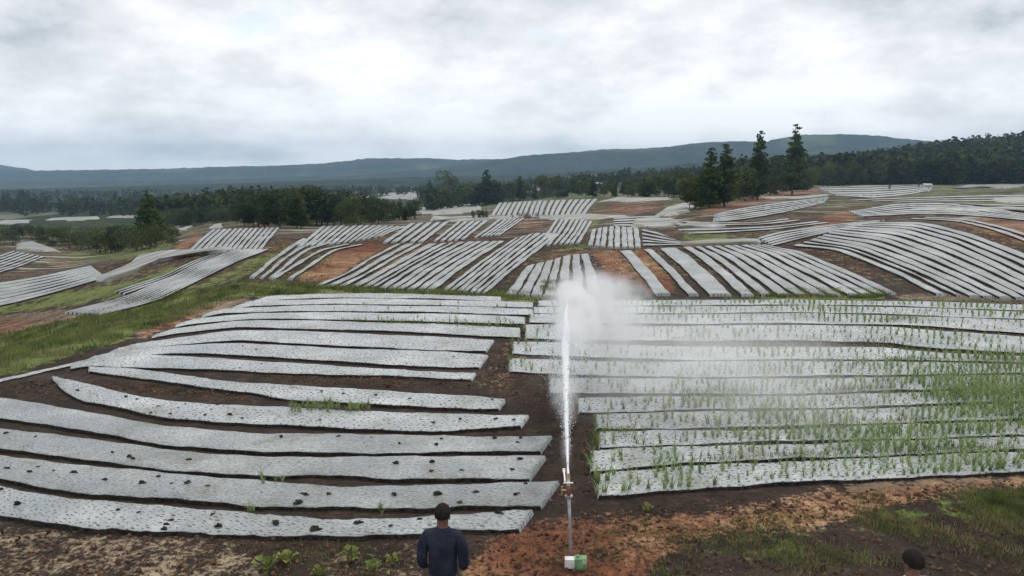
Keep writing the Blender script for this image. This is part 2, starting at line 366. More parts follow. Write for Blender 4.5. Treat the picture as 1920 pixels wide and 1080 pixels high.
# zones traced from the photograph: (channel, polygon, value)
for ch, poly, val in [
    # foreground
    (PALE, [(-200, 985), (100, 992), (420, 1012), (480, 1040), (520, 1100), (-300, 1100)], 0.46),
    (PALE, [(620, 1030), (790, 1015), (800, 1100), (600, 1100)], 0.35),
    (ORANGE, [(860, 1100), (880, 1040), (960, 990), (1010, 975), (1180, 965), (1420, 945), (1560, 915), (1700, 905), (1990, 885), (1990, 922), (1800, 925), (1640, 960), (1520, 1000), (1330, 1010), (1240, 1050), (1200, 1100)], 0.62),
    (PALE, [(1560, 900), (1720, 893), (1990, 884), (1990, 915), (1760, 925), (1600, 935)], 0.75),
    (GRASS, [(1590, 975), (1700, 935), (1800, 920), (1990, 912), (1990, 1010), (1800, 1000), (1650, 1005)], 0.5),
    (GRASS, [(1290, 1010), (1420, 975), (1580, 985), (1560, 1030), (1400, 1050), (1320, 1040)], 0.3),
    (GRASS, [(430, 1030), (700, 1012), (790, 1030), (790, 1085), (450, 1085)], 0.2),
    # path between the fields
    (ORANGE, [(885, 725), (950, 640), (1000, 600), (1010, 640), (990, 700), (950, 740)], 0.30),
    # left bank
    (GRASS, [(-300, 720), (-300, 640), (0, 628), (130, 598), (330, 548), (520, 528), (640, 543), (560, 552), (470, 553), (330, 603), (200, 648), (60, 692), (0, 706)], .8),
    (PALE, [(325, 590), (360, 566), (430, 557), (480, 560), (430, 582), (350, 602)], 0.8),
    (ORANGE, [(240, 625), (330, 590), (420, 575), (360, 602), (270, 638)], 0.55),
    (PALE, [(-300, 650), (-300, 585), (0, 580), (130, 575), (200, 590), (110, 606), (0, 640)], 0.55),
    (ORANGE, [(-200, 640), (0, 600), (110, 600), (40, 640), (-100, 660)], 0.5),
    (GRASS, [(-300, 600), (0, 575), (160, 540), (240, 530), (330, 500), (400, 478), (430, 478), (350, 520), (270, 548), (150, 572), (0, 590)], 0.65),
    (GRASS, [(350, 545), (420, 510), (480, 478), (520, 470), (500, 520), (420, 540)], 0.5),
    (GRASS, [(120, 480), (200, 462), (330, 455), (380, 432), (400, 435), (330, 462), (230, 487), (140, 492)], 0.6),
    (ORANGE, [(95, 478), (150, 475), (170, 490), (130, 500), (70, 492)], 0.5),
    (ORANGE, [(325, 468), (350, 445), (385, 434), (378, 450), (345, 470)], 0.7),
    (ORANGE, [(455, 520), (500, 475), (530, 450), (550, 455), (520, 490), (490, 525)], 0.45),
    (GRASS, [(480, 545), (640, 532), (720, 540), (900, 542), (1010, 552), (1010, 566), (860, 560), (640, 549), (480, 556)], 0.95),
    (GRASS, [(1380, 552), (1500, 543), (1640, 545), (1680, 552), (1640, 562), (1480, 562)], 0.95),
    (PALE, [(1660, 553), (1760, 548), (1930, 556), (1930, 566), (1700, 563)], 0.6),
    (GRASS, [(1010, 560), (1015, 530), (1080, 525), (1085, 560)], 0.8),
    # bare soil on the middle slope
    (ORANGE, [(560, 528), (575, 505), (620, 475), (690, 458), (728, 460), (690, 482), (640, 512), (610, 530)], 0.8),
    (ORANGE, [(690, 530), (710, 505), (750, 470), (800, 457), (780, 478), (730, 515)], 0.6),
    (ORANGE, [(785, 520), (830, 480), (868, 458), (850, 480), (800, 520)], 0.5),
    (ORANGE, [(1118, 478), (1150, 470), (1172, 500), (1190, 535), (1160, 535), (1135, 505)], 1.0),
    (ORANGE, [(1165, 475), (1205, 470), (1240, 505), (1270, 548), (1205, 545), (1185, 505)], 1.0),
    (ORANGE, [(1015, 490), (1040, 466), (1110, 460), (1140, 468), (1080, 478)], 0.5),
    (GRASS, [(1025, 470), (1060, 460), (1120, 458), (1100, 468)], 0.6),
    (GRASS, [(1270, 450), (1290, 432), (1340, 425), (1372, 438), (1350, 450), (1300, 452)], 0.6),
    (GRASS, [(1380, 450), (1340, 428), (1440, 415), (1560, 405), (1600, 412), (1500, 440)], 0.25),
    (ORANGE, [(1520, 425), (1560, 400), (1600, 392), (1610, 408), (1560, 425)], 0.75),
    (ORANGE, [(1780, 412), (1840, 410), (1960, 420), (1960, 465), (1880, 445), (1820, 425)], 0.9),
    (ORANGE, [(1310, 402), (1330, 388), (1400, 362), (1480, 349), (1540, 352), (1530, 366), (1420, 382), (1340, 398)], 1.0),
    (ORANGE, [(1110, 400), (1150, 380), (1230, 378), (1240, 390), (1200, 404)], 0.55),
    (ORANGE, [(960, 425), (980, 402), (1030, 405), (1010, 430)], 0.55),
    (GRASS, [(1640, 375), (1720, 358), (1790, 353), (1850, 362), (1960, 385), (1960, 398), (1830, 382), (1700, 380)], 0.5),
    (GRASS, [(1085, 425), (1110, 405), (1125, 415), (1105, 430)], 0.9),
]:
    paint(ch, poly, val)
idx = np.arange(NR*NA).reshape(NR, NA)
quads = np.stack([idx[:-1, :-1], idx[:-1, 1:], idx[1:, 1:], idx[1:, :-1]], -1).reshape(-1, 4)[:, ::-1]
gr = mesh_np('ground', np.stack([GX, GY, GZ], -1), quads.copy(), M_ground, smooth=True, attr={'zone': zone.reshape(-1, 4)})
tag(gr, kind='structure')

# ------------------------------------------------------------------ distant hills
def hill(name, dist, prof, front=0.45, rough=0.05, seed=0):
    g = np.random.default_rng(seed); px = np.linspace(-700, 2620, 420); py = np.interp(px, [p[0] for p in prof], [p[1] for p in prof])
    a = (px-960)/F; b = (540-py)/F; dx, dy, dz = a, cp+b*sp_, -sp_+b*cp
    qx = dx/dy; top = HC+dist*dz/dy
    rows = np.concatenate([np.linspace(front, 1, 22), np.linspace(1.03, 1.5, 8)])
    V = []
    base = -45 if dist > 1000 else -30
    for r in rows:
        k = sm((r-front)/(1-front)) if r <= 1 else 1-sm((r-1)/.5)
        y = np.full_like(px, dist*r); x = qx*y
        z = base+(top-base)*k
        bump = (np.sin(px*0.021+r*9+seed)*.5+np.sin(px*0.053-r*13+seed*2)*.35+np.sin(px*.13+r*21)*.15)
        z = z+bump*rough*(top-base)*0.10*k*(1-k)*2+g.normal(0, dist*0.00035, px.shape)*k
        V.append(np.stack([x, y, z], 1))
    n = len(px); ii = np.arange(len(rows)*n).reshape(len(rows), n)
    q = np.stack([ii[:-1, :-1], ii[:-1, 1:], ii[1:, 1:], ii[1:, :-1]], -1).reshape(-1, 4)
    return tag(mesh_np(name, np.concatenate(V), q.copy(), M_hill, smooth=True), kind='structure')
hill('hills', 3100, [(-700, 318), (-60, 309), (0, 309), (40, 315), (90, 324), (600, 324), (2600, 324)], 0.85, 0.2, 1)
hill('hills', 2500, [(-700, 322), (0, 320), (150, 319), (300, 317), (400, 313), (500, 311), (600, 307), (650, 302), (690, 297), (810, 297), (860, 300), (930, 298), (1000, 303), (2600, 330)], 0.8, 0.6, 2)
hill('hills', 1900, [(-700, 345), (400, 338), (640, 328), (800, 318), (900, 303), (950, 297), (990, 291), (1040, 288), (1090, 285), (1130, 280), (1200, 279), (1260, 275), (1300, 269), (1345, 266), (1440, 265), (1470, 258), (1510, 253), (1600, 252), (1650, 255), (1700, 261), (1760, 266), (1900, 275), (2600, 300)], 0.72, 0.8, 3)
hill('hills', 1050, [(-700, 352), (0, 356), (200, 350), (420, 345), (600, 338), (760, 332), (900, 330), (1060, 324), (1180, 316), (1300, 306), (1400, 297), (1500, 290), (1600, 286), (1700, 285), (1800, 285), (2600, 290)], 0.62, 0.6, 4)

# ------------------------------------------------------------------ mulch beds
V_ACROSS = np.array([.012, .0, .02, .09, .25, .42, .58, .75, .91, .975, 1.0, .99])
H_ACROSS = np.array([-.6, .74, .86, .97, 1.03, 1.05, 1.05, 1.03, .97, .86, .74, -.6])
bed_count = 0
def resample(A, B, step):
    C = (A+B)/2; L = np.concatenate([[0], np.cumsum(np.hypot(*(C[1:, :2]-C[:-1, :2]).T))]); n = max(3, int(L[-1]/step))
    s = np.concatenate([[0, min(.03, L[-1]*.02)], np.linspace(0, L[-1], n+1)[1:-1], [L[-1]-min(.03, L[-1]*.02), L[-1]]])
    f = lambda X: np.stack([np.interp(s, L, X[:, k]) for k in range(3)], 1)
    return f(A), f(B), s
def bed(A, B, h, step, label, group, jit=0.03, mat=None, name='mulch_bed', cat='mulch bed'):
    """A, B: world edge polylines (far / near edge)"""
    global bed_count; bed_count += 1
    A, B, s = resample(A, B, step); n = len(s); g = np.random.default_rng(bed_count)
    def wob(amp, k):
        return amp*(np.sin(s*0.9+g.uniform(0, 6))*.5+np.sin(s*2.7+g.uniform(0, 6))*.3+np.sin(s*6.1+g.uniform(0, 6))*.3*(step < .3)+np.sin(s*14+g.uniform(0, 6))*.15*(step < .2))
    D = (B-A)[:, :2]; wd = np.hypot(*D.T); U = D/np.maximum(wd, .05)[:, None]
    A = A.copy(); B = B.copy(); A[:, :2] += U*wob(jit, 0)[:, None]; B[:, :2] += U*wob(jit, 1)[:, None]
    endt = np.minimum(np.minimum(s, s[-1]-s)/0.025, 1); endt = np.sqrt(np.clip(endt, 0, 1))
    V = []; UVs = []
    O = A[0, :2].copy()
    for v, hh in zip(V_ACROSS, H_ACROSS):
        P = A*(1-v)+B*v; x, y = P[:, 0], P[:, 1]
        z = terrain(x, y)+h*hh*np.where(hh > 0, endt, 1)*(1+.12*np.sin(s*1.3+v*3)) + (g.normal(0, h*(.10 if step < .3 else .02), n) if hh > 0.9 else 0)
        if hh > 0: z = z-h*.2*(1-endt)
        V.append(np.stack([x-O[0], y-O[1], z], 1)); UVs.append(np.stack([s, v*wd.mean()*np.ones(n)+bed_count*1.7], 1))
    m = len(V_ACROSS); ii = np.arange(m*n).reshape(m, n)
    q = np.stack([ii[:-1, :-1], ii[:-1, 1:], ii[1:, 1:], ii[1:, :-1]], -1).reshape(-1, 4)[:, ::-1]
    o = mesh_np(name, np.concatenate(V), q.copy(), mat or M_plastic, uv=np.concatenate(UVs), smooth=True)
    o.data.materials.append(M_clod_and_shade); mi = np.zeros(len(q), np.int32); mi[:n-1] = 1; mi[-(n-1):] = 1; o.data.polygons.foreach_set('material_index', mi)  # outer rings: soil sides, coloured dark as a painted shadow line under the sheet
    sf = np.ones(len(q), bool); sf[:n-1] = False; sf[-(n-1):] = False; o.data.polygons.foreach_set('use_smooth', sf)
    o.location = (O[0], O[1], 0)
    return tag(o, label, cat, group)
ORD = ['first', 'second', 'third', 'fourth', 'fifth', 'sixth', 'seventh', 'eighth', 'ninth', 'tenth', 'eleventh', 'twelfth', 'thirteenth',
       'fourteenth', 'fifteenth', 'sixteenth', 'seventeenth', 'eighteenth', 'nineteenth', 'twentieth'] + ['%dth' % k for k in range(21, 40)]
def traced(rows, h=0.13, lean=0):
    R = np.array(rows, float); px = np.linspace(R[0, 0], R[-1, 0], 60)
    def ip(c):   # smooth interpolation
        from numpy import interp
        v = interp(px, R[:, 0], R[:, c]); k = np.array([1, 2, 3, 2, 1])/9.0; vp = np.pad(v, 2, mode='edge'); vv = np.convolve(vp, k, 'valid'); vv[0] = v[0]; vv[-1] = v[-1]; return vv
    yt, yb = ip(1), ip(2)
    if yb.max() < 790: yt = yt-.9; yb = yb+.9
    return px, yt, yb
LEFT = [
 [(-420, 800, 880), (-60, 898, 955), (0, 912, 965), (150, 936, 990), (300, 947, 999), (480, 963, 1004), (640, 970, 1006), (760, 969, 1000), (900, 960, 992), (988, 956, 994)],
 [(-420, 755, 815), (0, 853, 898), (150, 872, 927), (300, 884, 932), (480, 900, 948), (640, 911, 952), (800, 907, 956), (900, 904, 951), (1033, 903, 948)],
 [(-420, 715, 750), (0, 802, 842), (150, 821, 860), (300, 840, 881), (480, 855, 891), (640, 856, 889), (720, 855, 900), (800, 854, 899), (900, 854, 900), (1010, 854, 898)],
 [(-420, 680, 712), (0, 745, 782), (150, 768, 806), (300, 797, 834), (480, 811, 846), (640, 813, 849), (800, 817, 850), (900, 816, 847), (1026, 815, 847)],
 [(98, 706, 711), (112, 708, 724), (130, 711, 746), (200, 727, 759), (300, 749, 784), (400, 758, 791), (480, 762, 794), (560, 762, 798), (640, 768, 802), (800, 773, 810), (900, 777, 805), (985, 777, 800)],
 [(165, 688, 696), (270, 694, 708), (433, 715, 733), (480, 719, 737), (540, 722, 749), (640, 728, 754), (720, 732, 757), (800, 739, 762), (900, 744, 765), (943, 748, 766)],
 [(165, 675, 684), (270, 666, 689), (350, 667, 691), (433, 673, 694), (480, 677, 696), (560, 682, 699), (640, 687, 702), (720, 692, 704), (800, 697, 707), (889, 700, 712)],
 [(192, 663, 671), (300, 651, 662), (360, 646, 661), (433, 643, 664), (480, 645, 667), (640, 653, 677), (760, 657, 684), (840, 661, 687), (908, 666, 688)],
 [(240, 648, 655), (340, 632, 645), (433, 619, 637), (480, 619, 638), (640, 624, 648), (760, 629, 653), (860, 634, 656), (920, 638, 657)],
 [(318, 618, 626), (433, 602, 613), (480, 600, 613), (640, 603, 617), (800, 607, 623), (976, 615, 632)],
 [(362, 598, 605), (480, 587, 597), (640, 586, 598), (800, 588, 602), (985, 594, 607)],
 [(412, 580, 586), (560, 573, 583), (640, 572, 582), (800, 574, 584), (1000, 579, 590)],
 [(470, 564, 572), (640, 560, 569), (800, 562, 571), (1000, 567, 576)],
 [(505, 555, 561), (640, 550, 557), (800, 552, 559), (940, 557, 564)],
]
RIGHT = [
 [(1120, 889, 931), (1280, 874, 920), (1480, 862, 904), (1700, 855, 894), (1920, 846, 885), (2200, 838, 876)],
 [(1106, 844, 885), (1280, 837, 869), (1480, 831, 859), (1700, 825, 852), (1920, 818, 843), (2200, 808, 834)],
 [(1122, 809, 839), (1280, 806, 833), (1480, 803, 828), (1700, 796, 822), (1920, 788, 815), (2200, 780, 806)],
 [(1116, 776, 805), (1280, 772, 802), (1480, 769, 799), (1700, 763, 792), (1920, 755, 784), (2200, 748, 776)],
 [(1083, 746, 773), (1280, 744, 768), (1480, 742, 765), (1700, 736, 758), (1920, 730, 751), (2200, 724, 744)],
 [(1030, 709, 735), (1280, 710, 738), (1480, 710, 737), (1700, 706, 731), (1920, 703, 726), (2200, 698, 720)],
 [(954, 673, 696), (1100, 677, 703), (1280, 678, 706), (1480, 677, 705), (1700, 678, 701), (1920, 683, 699), (2200, 684, 695)],
 [(960, 640, 662), (1100, 645, 669), (1280, 650, 674), (1480, 650, 673), (1662, 652, 673), (1740, 660, 674), (1920, 668, 679), (2200, 672, 681)],
 [(984, 609, 634), (1100, 611, 637), (1280, 612, 638), (1480, 609, 638), (1662, 612, 640), (1740, 618, 652), (1920, 632, 661), (2200, 650, 668)],
 [(992, 589, 604), (1280, 590, 606), (1480, 587, 605), (1700, 592, 608), (1920, 601, 624), (2200, 612, 640)],
 [(1000, 576, 586), (1280, 575, 587), (1480, 573, 584), (1700, 576, 589), (1920, 585, 598), (2200, 592, 608)],
 [(1008, 564, 573), (1280, 563, 572), (1480, 562, 570), (1700, 565, 573), (1920, 571, 582), (2200, 576, 588)],
]
bedlines = {}
def near_bed(key, rows, label, group, h=0.14, slant=0):
    px, yt, yb = traced(rows)
    s_end = slant*(yb[-1]-yt[-1]); off = np.linspace(0, 1, 60)**2*s_end
    A = at(np.stack([px+off, yt], 1), h*0.9); B = at(np.stack([px-off, yb], 1), h*0.72)
    bedlines[key] = (A, B)
    return bed(A, B, h, 0.10, label, group, 0.06)
for i, r in enumerate(LEFT):
    if i >= 6:
        x0_, a_, b_ = r[0]; mdl = (a_+b_)/2; r.insert(0, (x0_-34, mdl+9.5, mdl+12)); r.insert(1, (x0_-14, mdl+1.5, mdl+6))
    near_bed(('L', i), r, 'long silver plastic mulch bed left of the path, %s from the front' % ORD[i], 'mulch beds left of the path', 0.09 if i < 6 else 0.08, 0.35 if i < 9 else 0)
for i, r in enumerate(RIGHT):
    px0 = r[0][0]; near_bed(('R', i), r, 'silver plastic mulch bed of green crop right of the path, %s from the front' % ORD[i], 'mulch beds right of the path', 0.08)
near_bed(('E', 0), [(-420, 780, 795), (-100, 735, 745), (0, 711, 716), (60, 698, 703), (120, 684, 689), (160, 675, 679)], 'thin plastic strip along the left field edge beside the grass bank', 'mulch beds left of the path', 0.05)

def family(guides, n, label, group, frac=0.62, h=0.12, step=0.5, skip=(), jit=0.05, widths=None, name='mulch_bed'):
    G = []
    for g in guides:
        g = np.array(g, float); L = np.concatenate([[0], np.cumsum(np.hypot(*(g[1:]-g[:-1]).T))]); s = np.linspace(0, L[-1], 41)
        a = np.stack([np.interp(s, L, g[:, k]) for k in (0, 1)], 1); k = np.array([1, 2, 3, 4, 3, 2, 1])/16
        for c in (0, 1):
            v = np.pad(a[:, c], 3, mode='reflect', reflect_type='odd'); a[:, c] = np.convolve(v, k, 'valid')
        G.append(a)
    G = np.array(G); gp = np.linspace(0, n, len(G))
    def edge(s):
        i = min(max(int(np.searchsorted(gp, s))-1, 0), len(G)-2); f = (s-gp[i])/(gp[i+1]-gp[i]); return G[i]*(1-f)+G[i+1]*f
    r2 = random.Random(n*7+len(G))
    out = []
    for k in range(n):
        if k in skip: continue
        fw = (widths or {}).get(k, frac)*r2.uniform(.88, 1.1); c = k+.5+r2.uniform(-.06, .06)
        e0, e1 = edge(c-fw/2), edge(c+fw/2); t0 = r2.uniform(0, .04); 
        A = at(e0, h*.7); B = at(e1, h*.7)
        out.append(bed(A, B, h, step, label % ORD[len(out)], group, jit, M_dullplastic))
    return out
fP = [[(1150, 472), (1165, 490), (1180, 510), (1196, 530), (1212, 552)],
      [(1287, 464), (1312, 479), (1340, 501), (1368, 526), (1397, 553)],
      [(1345, 462), (1385, 478), (1425, 503), (1463, 527), (1500, 552)],
      [(1400, 460), (1450, 474), (1500, 499), (1555, 525), (1608, 552)],
      [(1440, 460), (1500, 471), (1560, 494), (1622, 521), (1684, 550)]]
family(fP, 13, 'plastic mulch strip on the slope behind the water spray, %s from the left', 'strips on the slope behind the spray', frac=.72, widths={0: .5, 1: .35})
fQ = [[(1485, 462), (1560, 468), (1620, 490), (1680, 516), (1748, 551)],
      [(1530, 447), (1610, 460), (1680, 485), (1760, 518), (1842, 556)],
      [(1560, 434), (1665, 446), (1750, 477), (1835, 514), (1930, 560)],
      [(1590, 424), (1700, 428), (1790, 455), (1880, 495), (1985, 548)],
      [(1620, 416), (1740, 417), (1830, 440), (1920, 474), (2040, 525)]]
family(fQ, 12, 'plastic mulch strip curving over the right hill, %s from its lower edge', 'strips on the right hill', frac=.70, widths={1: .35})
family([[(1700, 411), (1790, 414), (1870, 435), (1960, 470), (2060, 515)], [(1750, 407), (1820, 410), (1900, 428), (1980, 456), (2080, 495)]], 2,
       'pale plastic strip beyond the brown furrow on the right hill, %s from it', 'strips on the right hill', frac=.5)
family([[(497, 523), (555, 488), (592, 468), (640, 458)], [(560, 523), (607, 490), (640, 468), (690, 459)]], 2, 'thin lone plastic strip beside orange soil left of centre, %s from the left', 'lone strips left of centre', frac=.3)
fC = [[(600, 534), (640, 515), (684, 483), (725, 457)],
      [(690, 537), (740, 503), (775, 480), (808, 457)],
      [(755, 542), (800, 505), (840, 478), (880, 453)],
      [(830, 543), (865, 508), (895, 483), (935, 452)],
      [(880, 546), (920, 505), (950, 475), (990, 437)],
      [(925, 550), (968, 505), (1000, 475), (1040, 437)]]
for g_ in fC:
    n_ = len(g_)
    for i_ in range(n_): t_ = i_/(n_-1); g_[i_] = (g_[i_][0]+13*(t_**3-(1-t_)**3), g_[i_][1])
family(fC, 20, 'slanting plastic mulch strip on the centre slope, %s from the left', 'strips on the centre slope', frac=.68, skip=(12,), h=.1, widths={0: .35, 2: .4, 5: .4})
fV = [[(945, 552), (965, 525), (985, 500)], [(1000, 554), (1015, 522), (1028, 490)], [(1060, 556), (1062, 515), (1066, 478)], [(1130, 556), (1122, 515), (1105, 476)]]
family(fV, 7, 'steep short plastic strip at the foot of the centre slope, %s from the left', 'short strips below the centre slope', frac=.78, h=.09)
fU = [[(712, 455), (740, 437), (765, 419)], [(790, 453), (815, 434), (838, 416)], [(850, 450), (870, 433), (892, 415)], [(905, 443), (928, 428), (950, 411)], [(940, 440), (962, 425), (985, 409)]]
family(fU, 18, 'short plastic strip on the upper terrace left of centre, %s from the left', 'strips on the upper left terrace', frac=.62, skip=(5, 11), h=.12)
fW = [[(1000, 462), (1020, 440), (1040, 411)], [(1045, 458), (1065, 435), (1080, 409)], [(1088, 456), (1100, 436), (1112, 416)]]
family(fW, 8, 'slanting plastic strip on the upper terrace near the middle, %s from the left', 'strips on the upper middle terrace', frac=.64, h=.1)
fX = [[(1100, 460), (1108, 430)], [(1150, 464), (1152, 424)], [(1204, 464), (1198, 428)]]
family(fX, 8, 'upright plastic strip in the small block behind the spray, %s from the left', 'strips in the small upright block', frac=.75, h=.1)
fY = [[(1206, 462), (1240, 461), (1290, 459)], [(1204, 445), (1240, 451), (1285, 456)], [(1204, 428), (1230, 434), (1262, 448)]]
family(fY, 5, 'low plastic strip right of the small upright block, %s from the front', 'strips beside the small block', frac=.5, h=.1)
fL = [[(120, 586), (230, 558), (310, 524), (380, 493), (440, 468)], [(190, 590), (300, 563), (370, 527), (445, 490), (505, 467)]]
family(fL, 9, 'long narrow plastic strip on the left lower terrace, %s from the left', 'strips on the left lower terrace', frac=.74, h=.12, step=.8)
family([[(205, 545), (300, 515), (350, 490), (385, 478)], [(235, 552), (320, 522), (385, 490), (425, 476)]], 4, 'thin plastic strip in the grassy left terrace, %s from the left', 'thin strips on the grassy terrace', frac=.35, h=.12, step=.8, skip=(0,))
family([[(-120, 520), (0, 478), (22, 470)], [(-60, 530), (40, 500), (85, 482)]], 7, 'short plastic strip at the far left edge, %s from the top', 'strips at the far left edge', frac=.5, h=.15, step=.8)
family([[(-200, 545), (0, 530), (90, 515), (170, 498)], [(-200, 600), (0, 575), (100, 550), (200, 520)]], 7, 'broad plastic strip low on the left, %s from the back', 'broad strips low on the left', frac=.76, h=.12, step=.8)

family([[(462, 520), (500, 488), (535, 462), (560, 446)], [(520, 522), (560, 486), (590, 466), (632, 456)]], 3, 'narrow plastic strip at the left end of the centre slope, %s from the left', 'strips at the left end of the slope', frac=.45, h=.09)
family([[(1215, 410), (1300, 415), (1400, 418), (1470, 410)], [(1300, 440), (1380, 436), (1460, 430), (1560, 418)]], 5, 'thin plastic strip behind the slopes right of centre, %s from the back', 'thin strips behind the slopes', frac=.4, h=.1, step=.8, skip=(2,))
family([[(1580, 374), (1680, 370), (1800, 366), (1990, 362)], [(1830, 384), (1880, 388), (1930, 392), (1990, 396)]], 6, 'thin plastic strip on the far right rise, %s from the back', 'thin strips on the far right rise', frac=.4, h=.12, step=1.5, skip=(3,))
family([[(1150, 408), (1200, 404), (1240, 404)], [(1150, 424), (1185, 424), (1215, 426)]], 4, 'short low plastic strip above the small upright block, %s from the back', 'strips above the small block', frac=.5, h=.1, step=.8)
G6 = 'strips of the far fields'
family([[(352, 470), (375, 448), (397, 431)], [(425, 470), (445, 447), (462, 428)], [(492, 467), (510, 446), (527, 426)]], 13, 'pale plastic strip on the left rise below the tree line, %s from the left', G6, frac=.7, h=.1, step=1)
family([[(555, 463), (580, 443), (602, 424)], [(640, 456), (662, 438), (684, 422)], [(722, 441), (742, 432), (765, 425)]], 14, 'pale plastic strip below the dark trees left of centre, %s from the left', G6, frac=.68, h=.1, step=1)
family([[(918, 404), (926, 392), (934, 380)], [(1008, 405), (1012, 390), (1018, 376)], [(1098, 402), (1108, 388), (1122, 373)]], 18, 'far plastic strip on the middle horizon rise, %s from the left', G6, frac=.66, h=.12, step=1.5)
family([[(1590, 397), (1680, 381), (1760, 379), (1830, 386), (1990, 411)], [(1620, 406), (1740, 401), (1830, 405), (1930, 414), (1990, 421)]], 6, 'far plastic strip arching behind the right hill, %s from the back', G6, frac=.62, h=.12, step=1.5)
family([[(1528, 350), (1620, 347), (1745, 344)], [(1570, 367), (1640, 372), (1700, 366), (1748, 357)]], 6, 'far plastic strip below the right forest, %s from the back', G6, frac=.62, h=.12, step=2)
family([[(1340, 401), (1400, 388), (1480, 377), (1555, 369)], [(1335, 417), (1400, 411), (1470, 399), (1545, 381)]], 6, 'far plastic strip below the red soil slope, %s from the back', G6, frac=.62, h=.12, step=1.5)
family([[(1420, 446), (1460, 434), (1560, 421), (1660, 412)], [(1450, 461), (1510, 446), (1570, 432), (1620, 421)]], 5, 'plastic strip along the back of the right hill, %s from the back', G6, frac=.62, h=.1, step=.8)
# far fields: each one a gently domed block of plastic covered rows
def field(poly, ang, label, dome=0.25):
    P = dens(poly); P = P+np.random.default_rng(len(P)).normal(0, 1, P.shape)*[3.0, .8]; W = at(P); cx_, cy_ = W[:, 0].mean(), W[:, 1].mean(); C = np.array([cx_, cy_])
    V = []; U = []; K = [0, .1, .2, .3, .4, .5, .6, .7, .8, .87, .93, .97, 1.0]; n = len(W)
    for k in K:
        x = C[0]+(W[:, 0]-C[0])*k; y = C[1]+(W[:, 1]-C[1])*k; z = terrain(x, y)+(dome*min(1, (1-k)/.12) if k < .99 else -0.15)
        V.append(np.stack([x-C[0], y-C[1], z], 1)); ca, sa = math.cos(ang), math.sin(ang)
        U.append(np.stack([x*ca+y*sa, -x*sa+y*ca], 1))
    ii = np.arange(len(K)*n).reshape(len(K), n); nx = np.roll(ii, -1, 1)
    q = np.stack([ii[:-1], nx[:-1], nx[1:], ii[1:]], -1).reshape(-1, 4)
    nrm_flip = q[:, ::-1].copy()
    o = mesh_np('plastic_field', np.concatenate(V), nrm_flip, M_farplastic, uv=np.concatenate(U)); o.location = (C[0], C[1], 0)
    return tag(o, label, 'mulched field', 'distant plastic covered fields', 'thing')
for poly, ang, lab in [
    ([(240, 500), (255, 484), (300, 473), (370, 470), (440, 466), (420, 474), (350, 480), (300, 492), (255, 512), (200, 530), (170, 528)], .5, 'greenish plastic field on the left terrace behind the grass strip'),
    ([(30, 470), (30, 458), (60, 454), (100, 466), (118, 475), (80, 472)], .1, 'small pale plastic patch at the far left below the bushes'),
    ([(780, 402), (784, 388), (850, 383), (905, 382), (905, 398), (840, 404)], 0, 'flat plastic field beside the olive tree on the upper terrace'),
    ([(800, 418), (815, 408), (900, 406), (985, 406), (960, 412), (880, 415)], 0, 'narrow plastic field between the upper terrace and olive tree'),
    ([(1225, 406), (1250, 392), (1310, 378), (1322, 380), (1290, 398), (1255, 407)], .5, 'slanting plastic field left of the red soil slope'),
    ([(1120, 378), (1150, 371), (1250, 370), (1262, 374), (1180, 379)], 0, 'thin plastic field under the trees behind the red patch'),
    ([(1180, 428), (1190, 414), (1260, 412), (1285, 418), (1250, 426)], -.1, 'small plastic field above the upright block'),
    ([(1775, 354), (1810, 348), (1870, 346), (1940, 344), (2000, 345), (2000, 352), (1900, 352)], 0, 'thin plastic field at the right forest edge'),
    ([(1850, 376), (1880, 370), (2000, 372), (2000, 380), (1900, 382)], 0, 'thin plastic field near the right picture edge'),
    ([(-40, 424), (0, 414), (62, 412), (58, 418), (20, 421)], 0, 'pale field in the dark left valley at the picture edge'),
    ([(88, 414), (100, 409), (180, 404), (186, 410), (130, 415)], 0, 'pale field in the dark left valley, middle one of three'),
    ([(200, 409), (215, 403), (262, 401), (266, 407)], 0, 'pale field in the dark left valley just left of the tall conifer'),
    ([(1262, 462), (1330, 454), (1430, 453), (1420, 461)], 0, 'narrow plastic field behind the slope strips right of centre'),
    ([(1260, 428), (1300, 420), (1360, 424), (1330, 430)], 0, 'small plastic field beside the green patch right of centre'),
    ([(985, 408), (1090, 403), (1180, 407), (1120, 412), (1030, 412)], 0, 'thin plastic band above the upper middle terrace'),
    ([(1420, 372), (1500, 368), (1560, 366), (1500, 374)], 0, 'thin pale strip field on the red slope'),
    ([(1700, 393), (1850, 391), (1990, 396), (1990, 400), (1800, 397)], 0, 'thin plastic band at the right between brown furrows'),
    ([(300, 432), (320, 424), (360, 424), (352, 432)], 0, 'small pale patch beside the tall dark conifer'),
    ([(392, 430), (398, 421), (420, 420), (420, 428)], 0, 'tiny pale patch below the left tree line'),
    ([(705, 372), (715, 362), (790, 359), (800, 365), (785, 374)], 0, 'pale field in a gap of the trees left of the olive tree'),
    ([(635, 380), (640, 370), (690, 366), (695, 376)], 0, 'small pale field behind the left tree line'),
]: field(poly, ang, lab)
